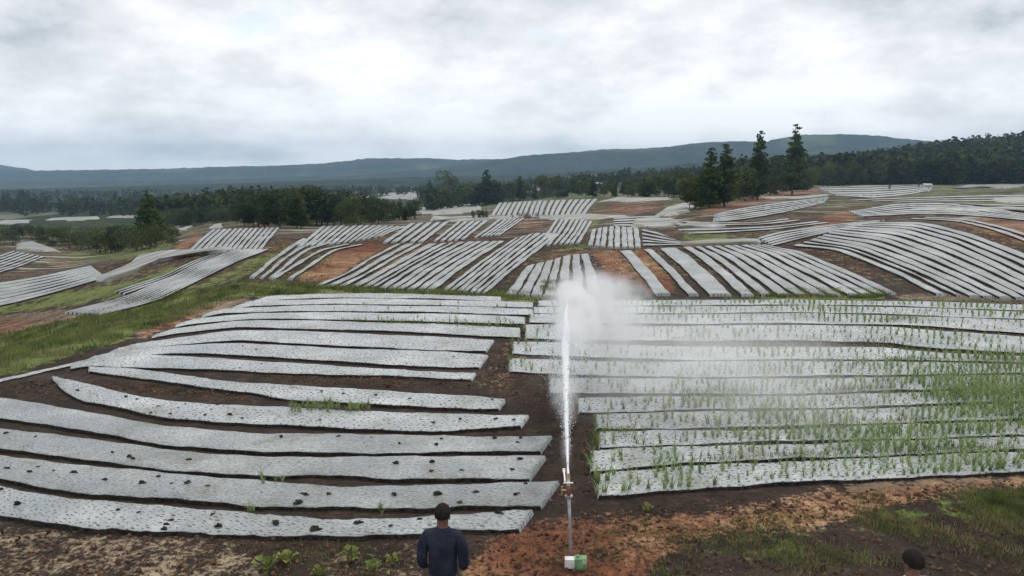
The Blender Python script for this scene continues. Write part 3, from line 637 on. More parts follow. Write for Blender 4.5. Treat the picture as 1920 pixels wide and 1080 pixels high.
# ------------------------------------------------------------------ trees
def leaf_cloud(centers, radii, n, size, flat=0.7, seed=0):
    """n small leaf triangles/quads spread through clumps"""
    g = np.random.default_rng(seed); centers = np.array(centers); radii = np.array(radii)
    wts = radii.prod(1)**(2/3); pick = g.choice(len(centers), n, p=wts/wts.sum())
    d = g.normal(size=(n, 3)); d /= np.linalg.norm(d, axis=1)[:, None]; r = g.uniform(.35, 1.0, n)**.5
    C = centers[pick]+d*radii[pick]*r[:, None]
    a = g.normal(size=(n, 3)); a[:, 2] *= flat; a /= np.linalg.norm(a, axis=1)[:, None]
    b = np.cross(a, g.normal(size=(n, 3))); b /= np.linalg.norm(b, axis=1)[:, None]
    s = size*g.uniform(.5, 1.4, n)[:, None]
    V = np.stack([C-a*s, C+b*s*.6, C+a*s, C-b*s*.6], 1).reshape(-1, 3)
    return V, np.arange(4*n).reshape(n, 4)
def conifer(h, w, n, seed, mat=None, label='', cat='tree', sparse=0.0, top=0.0):
    g = np.random.default_rng(seed); t = empty('conifer_tree', (0, -50, -50), label, cat)
    m = MB(); pts = [(0, 0, -0.5), (0.01*h, 0, h*.4), (0, 0.01*h, h*.75), (0, 0, h*.97)]; m.tube(pts, [h*.016, h*.012, h*.007, h*.002], 6)
    C = []; R = []; L = int(h*1.3)+8
    for i in range(L):
        f = .14+.86*i/L; z = h*f; rad = w*.5*(1-f)**.75*g.uniform(.7, 1.15)+.04*w
        k = 5 if f < .8 else 3
        for j in range(k):
            if g.random() < sparse: continue
            a = g.uniform(0, 2*PI); rr_ = rad*g.uniform(.35, .85)
            p = (rr_*math.cos(a), rr_*math.sin(a), z-rr_*.15+g.uniform(-.2, .2)); C.append(p); s = rad*g.uniform(.3, .55)+.02*h; R.append((s, s, s*.45))
            if f < .8: m.tube([(0, 0, z), p], [h*.004, h*.0015], 4, False)
    m.build('trunk', M_trunk, t)
    V, Fc = leaf_cloud(C, R, n, h*.020, .5, seed); mesh_np('crown', V, Fc, mat or M_conifer, t)
    return t
def broad(h, w, n, seed, mat=None, label='', cat='tree', name='leafy_tree', base=.22):
    g = np.random.default_rng(seed); t = empty(name, (0, -50, -50), label, cat)
    m = MB(); top = (g.uniform(-.05, .05)*h, g.uniform(-.05, .05)*h, h*.6); m.tube([(0, 0, -.5), (0, 0, h*.3), top], [h*.022, h*.016, h*.008], 6)
    C = []; R = []
    for i in range(18):
        f = g.uniform(base, .92); env = math.sqrt(max(0.05, 1-((f-.55)/.45)**2)); a = g.uniform(0, 2*PI); r_ = w*.5*env*g.uniform(.2, .75)
        p = (r_*math.cos(a), r_*math.sin(a), h*f); C.append(p); s = w*g.uniform(.13, .25); R.append((s, s, s*.8))
        if i < 9: m.tube([(0, 0, h*min(f*.6, .5)), p], [h*.007, h*.002], 4, False)
    m.build('trunk', M_trunk, t)
    V, Fc = leaf_cloud(C, R, n, h*.024, .8, seed); mesh_np('crown', V, Fc, mat or M_leaf, t)
    return t
PROT = {}
used = set()
def proto(kind):
    if kind not in PROT:
        PROT[kind] = {
         'con1': lambda: conifer(10, 4.6, 4400, 11), 'con2': lambda: conifer(10, 4.2, 3800, 12, sparse=.1), 'con3': lambda: conifer(10, 5.2, 2600, 13, M_olive),
         'pine': lambda: conifer(10, 4.4, 4200, 14, sparse=.2), 'br1': lambda: broad(10, 8, 2600, 15), 'br2': lambda: broad(10, 9.5, 2600, 16, base=.12),
         'br3': lambda: broad(10, 7, 2400, 17, M_olive), 'oli': lambda: broad(10, 10, 3200, 18, M_olive, base=.12),
         'bush': lambda: broad(10, 16, 1600, 19, name='bush', base=.05, cat='bush'), 'bush2': lambda: broad(10, 18, 1600, 20, M_olive, name='bush', base=.05, cat='bush')}[kind]()
    return PROT[kind]
def plant_tree(kind, px, py_base, py_top, label, group=None, wsc=1.0):
    p = at1(px, py_base); d = p[1]; hgt = (py_base-py_top)/F*d*1.02; s = hgt/10.0
    o = proto(kind); r = o if kind not in used else None
    args = ((p[0], p[1], p[2]-.02), random.uniform(0, 2*PI), (s*wsc, s*wsc, s))
    if r is None: return dup(o, *args, label=label, group=group)
    used.add(kind); o.location = args[0]; o.rotation_euler = (0, 0, args[1]); o.scale = args[2]; o['label'] = label
    if group: o['group'] = group
    return o
# notable trees
for k, px, yb, yt, lab, ws in [
    ('pine', 1485, 366, 235, 'tallest conifer on the skyline, with a separate tuft at its top', .95),
    ('con1', 1420, 374, 249, 'tall pointed conifer, second tallest, above the red slope', .85),
    ('con2', 1358, 388, 272, 'slim dark conifer just left of the red slope', 1.2),
    ('con1', 1330, 390, 280, 'slim dark conifer, left one of the pair beside the red slope', 1.1),
    ('oli', 840, 384, 323, 'broad olive green tree on the upper terrace left of centre', .95),
    ('con2', 912, 384, 319, 'dark pointed conifer right of the broad olive tree', 1.5),
    ('con1', 283, 462, 357, 'tall dark conifer standing alone among bushes on the left', 1.35),
    ('bush', 1668, 357, 341, 'dark round bush on the pale field, left one of two', .45),
    ('bush', 1722, 353, 341, 'dark round bush on the pale field, right one of two', .45),
]: plant_tree(k, px, yb, yt, lab, None, ws)
def row(n, x0, x1, yb, yt, kinds, label, group, jb=3, jt=8, wr=(.9, 1.4)):
    for i in range(n):
        f = (i+random.uniform(.1, .9))/n; px = x0+(x1-x0)*f
        b = np.interp(px, [p[0] for p in yb], [p[1] for p in yb])+random.uniform(-jb, jb); t_ = np.interp(px, [p[0] for p in yt], [p[1] for p in yt])+random.uniform(-jt, jt)
        plant_tree(random.choice(kinds), px, b, t_, label, group, random.uniform(*wr))
row(34, 440, 782, [(440, 424), (600, 424), (700, 420), (782, 408)], [(440, 388), (500, 362), (560, 352), (640, 366), (700, 372), (782, 380)], ['br1', 'br2', 'con1', 'br1', 'con3'], 'dark tree in the dense tree line left of centre', 'trees in the left tree line', 4, 9)
row(18, 300, 450, [(300, 432), (380, 420), (450, 412)], [(300, 400), (450, 385)], ['br1', 'br2', 'bush'], 'low dark tree between the tall left conifer and the tree line', 'low trees right of the left conifer', 4, 6)
row(44, -60, 335, [(-60, 462), (60, 448), (120, 458), (150, 468), (250, 466), (335, 450)], [(-60, 430), (60, 426), (200, 430), (335, 424)], ['bush', 'br1', 'br2', 'bush'], 'dark bush in the scrub around the tall left conifer', 'bushes below the left valley', 9, 6, (.9, 1.4))
row(16, 790, 960, [(790, 380), (960, 378)], [(790, 340), (960, 345)], ['br1', 'br3', 'br2', 'con1'], 'tree beside the broad olive tree on the upper terrace', 'trees around the olive tree', 3, 9)
row(34, 960, 1300, [(960, 374), (1120, 368), (1300, 372)], [(960, 338), (1100, 340), (1200, 330), (1300, 318)], ['br1', 'br2', 'con1', 'br3', 'con2'], 'tree in the middle tree line behind the pale field', 'trees in the middle tree line', 3, 10)
row(12, 1290, 1400, [(1290, 396), (1400, 374)], [(1290, 328), (1400, 318)], ['con3', 'con1', 'br3'], 'dense green tree in the grove left of the tall conifers', 'trees in the grove by the red slope', 3, 10)
row(10, 1390, 1530, [(1390, 374), (1530, 352)], [(1390, 322), (1440, 318), (1530, 320)], ['con3', 'br1', 'con2'], 'lower tree below the two tallest conifers', 'trees under the tall conifers', 2, 10)
row(44, 1500, 1990, [(1500, 352), (1600, 347), (1750, 344), (1990, 341)], [(1500, 312), (1700, 305), (1990, 295)], ['br1', 'br2', 'con1', 'br1', 'br3'], 'front tree at the edge of the dark right forest', 'front trees of the right forest', 1.5, 9)
row(5, 960, 1010, [(960, 411), (1010, 411)], [(960, 401), (1010, 399)], ['bush'], 'small bush on the upper middle terrace', 'bushes on the upper terrace', 1, 2, (.5, .7))
row(4, 880, 920, [(880, 412), (920, 410)], [(880, 394), (920, 394)], ['br1'], 'small tree below the broad olive tree', 'small trees below the olive tree', 1, 3, (.7, 1))

# ------------------------------------------------------------------ far forest (one mass)
def forest(name, pts, sizes, tpl_n=60, seed=5):
    g = np.random.default_rng(seed); T_ = []
    for k in range(6):
        cs = [(g.uniform(-.25, .25), g.uniform(-.25, .25), g.uniform(.3, .85)) for _ in range(6)]; rs = [(.24, .24, .2)]*6
        if k > 3: cs = [(g.uniform(-.1, .1), g.uniform(-.1, .1), .2+.75*i/7) for i in range(8)]; rs = [(.28*(1-i/8.5), .28*(1-i/8.5), .12) for i in range(8)]
        V, _f = leaf_cloud(cs, rs, tpl_n, .10, .8, seed+k); T_.append(V)
    T_ = np.array(T_); N = len(pts); k = g.integers(0, 6, N); V = T_[k].copy()
    a = g.uniform(0, 2*PI, N); ca, sa = np.cos(a)[:, None], np.sin(a)[:, None]
    x = V[..., 0]*ca-V[..., 1]*sa; y = V[..., 0]*sa+V[..., 1]*ca; s = sizes[:, None]
    V = np.stack([x*s+pts[:, 0:1], y*s+pts[:, 1:2], V[..., 2]*s+pts[:, 2:3]], -1).reshape(-1, 3)
    return tag(mesh_np(name, V, np.arange(len(V)).reshape(-1, 4), M_forest), 'dark distant woodland covering the valley and low hills behind the fields', 'woodland', None, 'stuff')
def hterr(x, y): return terrain(x, y)
N = 7000
q = rng.uniform(-.78, .78, N); y = 1/rng.uniform(1/1000, 1/185, N)
# keep clearings where pale fields show
y0 = np.interp(q, [-.8, -.5, -.35, -.1, .1, .3, .45, .8], [210, 190, 190, 240, 330, 380, 290, 262])
keep = y > y0; clear = (np.sin(q*y*.013+1)+np.sin(y*.021+q*9)) > 1.15; clear &= q < .3; keep &= ~clear
def topx(x, y, z):
    d = y*cp-(z-HC)*sp_; return 960+F*x/d, 540-F*((z-HC)*cp+y*sp_)/d
qx_, qy_ = topx(q*y, y, terrain(q*y, y)); keep &= ~((qx_ < 275) & (qy_ > 406) & (qy_ < 460)); keep &= ~((qx_ > 625) & (qx_ < 805) & (qy_ > 368) & (qy_ < 410))
x = q*y; x, y = x[keep], y[keep]; z = terrain(x, y)-.3
forest('woodland', np.stack([x, y, z], 1), rng.uniform(5, 9, len(x)))
N = 9000
q = rng.uniform(.30, .80, N); y = rng.uniform(262, 620, N); x = q*y; z = terrain(x, y)-.3
o = forest('woodland', np.stack([x, y, z], 1), rng.uniform(6, 11, N), 60, 17); o['label'] = 'dark forest covering the hillside on the right'

# ------------------------------------------------------------------ small far buildings
M_wall, _, _ = bsdf_mat('white_wall', vary((0.55, 0.55, 0.52), (0.72, 0.72, 0.70), 1.5), 0.8)
M_roof, _, _ = bsdf_mat('grey_roof', vary((0.22, 0.22, 0.22), (0.42, 0.42, 0.42), 1.0), 0.6)
M_dark, _, _ = bsdf_mat('dark_opening', (0.03, 0.035, 0.04), 0.3)
def house(px, py, wpx, hpx, label):
    p = at1(px, py); d = p[1]; w_ = wpx/F*d; h_ = hpx/F*d; t = empty('farm_house', p, label, 'house', 'far farm houses', random.uniform(-.3, .3))
    wl = h_*.62; MB().box((0, 0, wl/2-.3), (w_, w_*.7, wl+.6)).build('wall', M_wall, t)
    hw, hd = w_*.55, w_*.42
    V = [(-hw, -hd, wl), (hw, -hd, wl), (hw, hd, wl), (-hw, hd, wl), (-hw, 0, h_), (hw, 0, h_)]
    MB().add(V, [(0, 1, 5, 4), (2, 3, 4, 5), (0, 4, 3), (1, 2, 5), (0, 3, 2, 1)]).build('roof', M_roof, t)
    for k in (-1, 1): MB().box((k*w_*.28, -w_*.35-.01, wl*.55), (w_*.16, .06, wl*.35)).build('window', M_dark, t)
    MB().box((0, -w_*.35-.01, wl*.36), (w_*.14, .06, wl*.72)).build('door', M_dark, t)
for a in [(1207, 343, 18, 10, 'small white house among the middle trees, left of a pair'), (1232, 342, 16, 9, 'small white house among the middle trees, right of a pair'),
          (1000, 358, 22, 12, 'pale low house between the trees right of the olive tree'), (1028, 356, 12, 10, 'tiny pale house beside the larger one near the middle'),
          (1116, 352, 26, 10, 'long pale farm shed behind the middle tree line'), (322, 407, 24, 9, 'pale low shed in the left valley beside the tall conifer'),
          (662, 386, 9, 9, 'tiny white house behind the left tree line'), (1738, 352, 14, 8, 'small white shed right of the two bushes at the forest edge')]:
    house(*a)

# ------------------------------------------------------------------ crop plants (leeks / onions)
def crop_mesh(seed, nb=9, h=.26):
    g = random.Random(seed); V = []; Fc = []
    for i in range(nb):
        a = g.uniform(0, 2*PI); lean = g.uniform(.1, .8); hh = h*g.uniform(.6, 1.1); wd = .009; base = Vector((g.uniform(-.02, .02), g.uniform(-.02, .02), -.02))
        d = Vector((math.cos(a), math.sin(a), 0)); sde = Vector((-d.y, d.x, 0)); b0 = len(V)
        for k, f in enumerate((0, .45, .8)):
            c = base+d*(lean*hh*f*f)+Vector((0, 0, hh*f*(1-.15*f*lean*2))); wk = wd*(1-.35*k); V += [c-sde*wk, c+sde*wk]
        V.append(base+d*(lean*hh*1.25)+Vector((0, 0, hh*(1-lean*.45))))
        Fc += [(b0, b0+1, b0+3, b0+2), (b0+2, b0+3, b0+5, b0+4), (b0+4, b0+5, b0+6)]
    return V, Fc
crop_tpl = [crop_mesh(s) for s in range(5)]
crop_objs = []
for k, (V, Fc) in enumerate(crop_tpl):
    me = bpy.data.meshes.new('crop_plant'); me.from_pydata([tuple(v) for v in V], [], Fc); me.materials.append(M_crop); crop_objs.append(me)
sites = []
g = random.Random(3)
for i in range(12):
    A, B = bedlines[('R', i)]; Ar, Br, s = resample(A, B, .15 if i < 7 else .2)
    for j in range(len(s)):
        for v in ((.14, .38, .62, .86) if i < 7 else (.2, .5, .8)):
            x_, y_ = (Ar[j]*(1-v)+Br[j]*v)[:2]; x_ += g.uniform(-.04, .04); y_ += g.uniform(-.03, .03)
            px = 960+F*x_/(y_*cp)   # rough column for the density of the stand
            dn = .42+.5*sm((x_/y_-.08)/.3)+.35*sm((x_/y_-.48)/.15)*(2 <= i <= 7)+.25*math.sin(x_*1.3+i*2)*math.sin(i*1.9+x_*.4)
            if g.random() < dn*.85: sites.append((x_, y_, terrain(x_, y_)+.07, i, .72+.35*sm((x_/y_-.5)/.15)*(2 <= i <= 7)+.5*g.random()+.25*math.sin(x_*.9+i)))
# the green clumps on the left field
for (px, py, n, rx, ry) in [(620, 770, 60, 75, 9), (800, 604, 26, 160, 5), (900, 612, 20, 80, 5), (505, 906, 4, 30, 10), (715, 965, 3, 8, 8), (470, 970, 3, 8, 6), (770, 578, 14, 180, 6)]:
    for _ in range(n):
        p = at1(px+g.uniform(-rx, rx), py+g.uniform(-ry, ry)); sites.append((p[0], p[1], terrain(p[0], p[1])+.07, -1, g.uniform(.6, 1.0)))
def dkey(s_): return s_[1]/s_[4] if abs(s_[0]/s_[1]) < .70 else 999
sites.sort(key=dkey)
for s_ in sites[:300]:
    i = s_[3]; o = bpy.data.objects.new('crop_plant', crop_objs[g.randrange(5)]); COL.objects.link(o)
    o.location = s_[:3]; o.rotation_euler = (g.uniform(-.1, .1), g.uniform(-.1, .1), g.uniform(0, 6.28)); o.scale = (s_[4]*1.1, s_[4]*1.1, s_[4])
    if i >= 0: tag(o, 'green crop plant on the %s bed from the front, right of path' % ORD[i], 'crop plant', 'crop plants on the %s right bed' % ORD[i])
    else: tag(o, 'green leafy crop plant on a mulch bed left of the path', 'crop plant', 'crop plants left of the path')
V = []; Fc = []; off = 0
VV = []; FQ = []
TP = [np.array([tuple(v) for v in t[0]]) for t in crop_tpl]
for s_ in sites[300:]:
    k = g.randrange(5); a = g.uniform(0, 6.28); P = TP[k]*s_[4]; ca, sa = math.cos(a), math.sin(a)
    VV.append(np.stack([P[:, 0]*ca-P[:, 1]*sa+s_[0], P[:, 0]*sa+P[:, 1]*ca+s_[1], P[:, 2]+s_[2]], 1)); FQ += [tuple(i+off for i in f) for f in crop_tpl[k][1]]; off += len(P)
tag(mesh_np('crop_rows', np.concatenate(VV), FQ, M_crop), 'rows of small green crop plants on the farther beds right of the path', 'crop', None, 'stuff')

# ------------------------------------------------------------------ grass and litter
def blades(name, polys, hrange, wd, mat, label, seed, z0=0.0, flatten=False):
    g = np.random.default_rng(seed); out = []
    for poly, n in polys:
        W = at(dens(poly))[:, :2]; lo, hi = W.min(0), W.max(0); P = np.zeros((0, 2))
        for _ in range(60):
            c = g.uniform(lo, hi, (n*2, 2)); c = c[inpoly(c[:, 0], c[:, 1], W)]
            cl = np.sin(c[:, 0]*1.9+np.sin(c[:, 1]*1.3)*2)*np.sin(c[:, 1]*1.5+np.sin(c[:, 0]))+g.normal(0, .45, len(c)); c = c[cl > (.1 if W[:, 1].mean() < 13 else -.15)]
            P = np.concatenate([P, c])
            if len(P) > n: break
        out.append(P[:n])
    P = np.concatenate(out); n = len(P); z = terrain(P[:, 0], P[:, 1])+z0; a = g.uniform(0, 2*PI, n); d = P[:, 1]
    h = g.uniform(*hrange, n)*np.where(d < 13, .5, 1.0); sc = np.clip(d/14, .8, 3); w_ = wd*sc
    if flatten: L = h; up = h*g.uniform(0.0, .22, n)
    else: L = h*g.uniform(.1, .7, n); up = h
    D = np.stack([np.cos(a), np.sin(a)], 1); S_ = np.stack([-D[:, 1], D[:, 0]], 1)
    b0 = np.concatenate([P-S_*w_[:, None], z[:, None]-.01], 1); b1 = np.concatenate([P+S_*w_[:, None], z[:, None]-.01], 1)
    t = np.concatenate([P+D*L[:, None], (z+up)[:, None]], 1)
    V = np.stack([b0, b1, t], 1).reshape(-1, 3)
    return tag(mesh_np(name, V, np.arange(3*n).reshape(n, 3), mat), label, name, None, 'stuff')
blades('grass', [([(-300, 720), (-300, 640), (0, 628), (130, 598), (330, 548), (520, 528), (640, 543), (560, 552), (470, 553), (330, 603), (200, 648), (60, 692), (0, 706)], 42000),
    ([(480, 546), (640, 534), (720, 541), (900, 543), (1010, 552), (1010, 564), (860, 558), (640, 548), (480, 556)], 5000),
    ([(1380, 552), (1500, 544), (1640, 546), (1680, 552), (1640, 560), (1480, 560)], 5000),
    ([(1010, 560), (1015, 530), (1080, 525), (1085, 560)], 2500),
    ([(1590, 975), (1700, 935), (1800, 920), (1990, 912), (1990, 1010), (1800, 1000), (1650, 1005)], 6500),
    ([(1250, 1010), (1420, 965), (1590, 965), (1640, 1040), (1500, 1090), (1220, 1085)], 2600), ([(1600, 930), (1990, 910), (1990, 1090), (1600, 1060)], 4500), ([(900, 1060), (1250, 960), (1300, 1000), (1100, 1090)], 500),
    ([(430, 1020), (790, 1012), (790, 1085), (450, 1085)], 450),
    ([(1290, 868), (1480, 858), (1990, 838), (1990, 848), (1480, 866), (1290, 874)], 1500), ([(1200, 738), (1480, 736), (1990, 724), (1990, 732), (1480, 743), (1200, 744)], 1600),
    ([(1300, 802), (1990, 782), (1990, 788), (1300, 806)], 700), ([(1550, 673), (1990, 680), (1990, 686), (1550, 678)], 900), ([(1250, 638), (1660, 640), (1740, 652), (1740, 658), (1650, 650), (1250, 648)], 900),
    ([(1100, 838), (1110, 808), (1180, 806), (1230, 835)], 500), ([(640, 602), (980, 612), (980, 617), (640, 606)], 500),
    ([(620, 542), (700, 460), (1110, 450), (1080, 545)], 1800), ([(1190, 552), (1130, 470), (1450, 462), (1700, 552)], 1200), ([(1700, 552), (1480, 462), (1600, 415), (1990, 450), (1990, 552)], 1400), ([(420, 545), (520, 455), (640, 455), (600, 530)], 1500),
    ([(1640, 715), (1960, 690), (1960, 770), (1700, 760)], 2600), ([(1650, 610), (1760, 612), (1760, 590), (1680, 585)], 500)],
    (.07, .22), .008, M_grass, 'green grass tufts along the bank, the field edges and the foreground', 21)
blades('dry_litter', [([(-200, 985), (100, 995), (480, 1015), (800, 1012), (1100, 985), (1500, 955), (1990, 900), (2000, 1100), (-200, 1100)], 4200)],
    (.03, .15), .005, M_straw, 'scattered dry stalks and crop litter on the bare foreground soil', 22, flatten=True)
# furrow rubble: lumps of soil, uncountable
def rubble():
    g = np.random.default_rng(9); base = MB().ball((0, 0, 0), 1, 5, 4); B = np.array(base.v); Fb = base.f; VV = []; FF = []; off = 0
    areas = [([(-200, 990), (480, 1010), (980, 1000), (1100, 955), (1990, 895), (2000, 1095), (-250, 1095)], 3800, (.008, .034)),
             ([(890, 720), (940, 640), (1000, 600), (1010, 660), (1060, 740), (1110, 780), (1110, 930), (1010, 960), (1040, 900), (1010, 840), (1000, 790)], 1300, (.01, .035)),
             ([(120, 715), (300, 722), (560, 745), (540, 755), (400, 752), (250, 735)], 500, (.012, .035)), ([(-100, 715), (60, 715), (110, 718), (130, 745), (-100, 740)], 400, (.012, .035)), ([(440, 698), (880, 715), (880, 735), (560, 718)], 500, (.012, .035))]
    for poly, n, (r0, r1) in areas:
        W = at(dens(poly))[:, :2]; lo, hi = W.min(0), W.max(0); c = g.uniform(lo, hi, (n*4, 2)); c = c[inpoly(c[:, 0], c[:, 1], W)][:n]
        for p in c:
            r = r0+(r1-r0)*g.random()**3; P = B*(r*g.uniform(.5, 1.6, 3))*g.uniform(.6, 1.35, B.shape)+[p[0], p[1], terrain(p[0], p[1])+r*.3]
            VV.append(P); FF += [tuple(i+off for i in f) for f in Fb]; off += len(B)
    m, _, _ = bsdf_mat('soil_lumps', vary((0.03, 0.02, 0.015), (0.17, 0.10, 0.06), 1.2), .95, .1)
    tag(mesh_np('soil_lumps', np.concatenate(VV), FF, m), 'loose lumps of earth over the bare soil and path', 'soil', None, 'stuff')
rubble()

# weeds: broad leaved plants in the foreground
def weed(px, py, size, label, dz=0.0):
    p = at1(px, py); g = random.Random(int(px)); m = MB(); st = MB()
    for i in range(14):
        a = g.uniform(0, 6.28); el = g.uniform(.3, 1.3); L = size*g.uniform(.5, 1); d = Vector((math.cos(a)*math.cos(el), math.sin(a)*math.cos(el), math.sin(el)))
        s_ = Vector((-math.sin(a), math.cos(a), 0)); up = d.cross(s_)
        st.tube([(0, 0, -.02), tuple(d*L*.6)], [.006, .004], 5, False)
        c = d*L*.5; e = d*L*1.05-Vector((0, 0, .15*L)); w_ = L*.26; mid = d*L*.8
        m.add([c, mid+s_*w_+up*.02, e, mid-s_*w_+up*.02, mid-up*.01], [(0, 1, 4), (1, 2, 4), (2, 3, 4), (3, 0, 4)])
    t = empty('weed_plant', p, label, 'weed', 'leafy weeds in the foreground'); m.build('leaves', M_weed, t); st.build('stem', M_weed, t)
for a in [(500, 1068, .28, 'yellow green weed at the bottom left, leftmost of the pair'), (540, 1052, .26, 'taller weed at the bottom left, right one of the pair'),
          (655, 1050, .24, 'leafy weed left of the standing person'), (700, 1070, .2, 'small weed close beside the standing person'),
          (735, 1052, .16, 'smallest weed touching the standing person on the left'), (1215, 958, .17, 'small yellow weed right of the sprinkler below the crop bed'),
          (600, 1078, .16, 'low weed at the bottom edge between the larger weeds')]: weed(*a)

# ------------------------------------------------------------------ dark clods / holes on the left beds
clods = [(975,861,1.3),(960,882,1.2),(865,882,1),(811,866,1),(809,883,.8),(820,927,1.4),(893,923,1.1),(970,928,1.7),(986,907,.9),(862,943,.9),(936,963,1.2),(786,975,.8),
(644,738,.9),(705,740,.8),(550,727,.8),(603,733,.7),(768,748,.7),(923,749,.8),(600,789,.8),(812,792,.9),(788,787,.6),(863,786,.8),(930,785,1),(964,787,.7),(527,819,.9),(635,819,.8),
(696,822,.8),(684,833,1),(749,832,.8),(818,833,.9),(927,821,1.1),(976,821,.9),(971,830,.9),(828,823,.6),(742,868,1),(571,927,1.2),(559,942,1.5),(617,927,1.1),(739,927,1.3),
(517,980,1.1),(672,980,1.2),(733,988,.9),(592,993,1.6),(146,732,.9),(236,744,.8),(257,749,.7),(297,763,.9),(283,774,.6),(431,777,1),(454,784,.6),(12,813,1),(67,820,.9),(243,856,1),
(250,860,.8),(354,862,1),(211,848,.6),(11,879,1.1),(72,876,1),(56,886,1),(98,884,1.1),(139,887,1.1),(197,899,.9),(267,905,1),(322,907,.9),(352,906,1.3),(390,913,.8),(297,893,.6),
(33,944,1.3),(2,918,.9),(260,962,.8),(401,966,1.1),(410,987,1.1),(222,956,.7),(325,968,.8),(320,976,.8),(312,984,.9),(308,992,.9),(348,758,.6),(334,766,.7),(319,776,.8),(408,759,.6),(396,768,.7),(385,778,.8),
(450,690,.5),(480,655,.6),(455,648,.5),(490,682,.4),(555,650,.4),(620,640,.4),(850,669,.5),(540,735,.4)]
clod_me = []
for k in range(5):
    random.seed(40+k); me_o = MB().ball((0, 0, 0), (.05, .035, .036), 9, 7, .38); me = bpy.data.meshes.new('soil_clod'); me.from_pydata(me_o.v, [], me_o.f); me.materials.append(M_clod_and_shade); clod_me.append(me)
random.seed(77)
def which_left(px, py):
    for i, r in enumerate(LEFT):
        R = np.array(r, float)
        if R[0, 0] <= px <= R[-1, 0] and np.interp(px, R[:, 0], R[:, 1])-4 <= py <= np.interp(px, R[:, 0], R[:, 2])+4: return i
    return None
for k, (px, py, s) in enumerate(clods):
    i = which_left(px, py)
    if i is None: continue
    p = at1(px, py, .09); o = bpy.data.objects.new('soil_clod', clod_me[k % 5]); COL.objects.link(o); o.location = (p[0], p[1], terrain(p[0], p[1])+.097)
    o.rotation_euler = (0, 0, random.uniform(-.5, .6)); q = s*.88; o.scale = (q*random.uniform(.9, 1.5), q*1.1, q*random.uniform(.5, 1.2))
    tag(o, 'dark wet soil clod on the %s mulch bed from the front, left of path' % ORD[i], 'soil clod', 'soil clods on the %s left bed' % ORD[i])
# ------------------------------------------------------------------ sprinkler
foot = at1(1071, 1052); FX, FY, FZ = foot
M_galv, _, _ = bsdf_mat('galvanised_steel', vary((0.22, 0.22, 0.21), (0.42, 0.42, 0.41), 9), .45, .5, metal=.4)
M_brass, _, _ = bsdf_mat('brass', vary((0.35, 0.22, 0.12), (0.55, 0.42, 0.25), 9), .4, .5, metal=.6)
M_white, _, _ = bsdf_mat('white_paint', vary((0.62, 0.62, 0.60), (0.78, 0.78, 0.77), 8), .45, .4)
M_red, _, _ = bsdf_mat('red_brown_paint', vary((0.16, 0.05, 0.035), (0.26, 0.10, 0.07), 10), .6, .3)
M_green, _, _ = bsdf_mat('green_paint', vary((0.10, 0.22, 0.11), (0.22, 0.36, 0.20), 9), .6, .3)
spk = empty('sprinkler', (FX, FY, FZ), 'tall irrigation sprinkler on a grey steel pipe shooting water over the beds', 'sprinkler')
def nozzle_h():
    # height of the nozzle tip so that it stands on the sight line through (1065, 885)
    d = rays([(1065, 888)])[0]; t = FY/d[1]; return HC+d[2]*t-FZ, d[0]*t-FX
NH, NX = nozzle_h()
pt = lambda f, dy=0: (NX*f, dy, NH*f)
PH = .74
m = MB(); m.tube([(0, 0, -.3), pt(PH*.5), pt(PH)], [.024, .023, .022], 12); m.build('riser_pipe', M_galv, spk, True)
m = MB(); m.tube([pt(PH-.01), pt(PH-.006), pt(PH+.016), pt(PH+.02)], [.03, .055, .055, .03], 14); m.build('flange', M_galv, spk)
m = MB(); m.tube([pt(PH+.02), pt(PH+.05), pt(PH+.09), pt(PH+.12)], [.028, .036, .036, .026], 12); m.build('valve_body', M_red, spk)
m = MB(); b_ = Vector(pt(PH+.07)); m.tube([b_, b_+Vector((-.09, 0, .005))], [.012, .012], 8); m.tube([b_+Vector((-.09, 0, -.05)), b_+Vector((-.09, 0, .06))], [.012, .012], 8); m.build('valve_handle', M_brass, spk)
m = MB(); m.tube([pt(PH+.12), pt(PH+.15), pt(.93), pt(.95)], [.018, .024, .023, .018], 12); m.build('swivel', M_white, spk, True)
tip0 = Vector(pt(.93)); jd = Vector((.045, .94, .34)).normalized()
m = MB(); m.tube([tip0-jd*.05, tip0+jd*.02, tip0+jd*.16, tip0+jd*.30], [.022, .024, .018, .012], 12); m.build('nozzle', M_white, spk, True)
m = MB(); m.box(tip0+Vector((-.05, .02, .05)), (.02, .22, .022), Matrix.Rotation(.33, 3, 'X')); m.tube([tip0+Vector((-.07, -.1, .0)), tip0+Vector((.06, -.1, .0))], [.011, .011], 8); m.box(tip0+Vector((-.05, .13, .08)), (.04, .02, .05)); m.build('drive_arm', M_white, spk)
m = MB(); m.tube([tip0+Vector((0, -.02, .03)), tip0+Vector((0, -.02, .1))], [.03, .02], 10); m.build('bearing_cap', M_brass, spk)

# white and green box at the foot
bx = empty('valve_box', at1(1078, 1056)+np.array([0, -.12, 0]), 'small white and green box at the foot of the sprinkler pipe', 'box', None, -.04)
SC = .94
m = MB(); m.box((-.085*SC, 0, .075), (.135, .10, .13)); m.build('white_panel', M_white, bx)
m = MB(); m.box((.068*SC, 0, .078), (.165, .11, .15)); o = m.build('green_panel', M_green, bx)
M_pale, _, _ = bsdf_mat('pale_green_paint', vary((0.42, 0.52, 0.32), (0.58, 0.64, 0.46), 12), .6, .3)
MB().box((.115, -.057, .118), (.055, .006, .05)).build('pale_patch', M_pale, o)
MB().tube([(.03, 0, .15), (.03, 0, .185)], [.03, .02], 8).build('cap', M_green, bx)

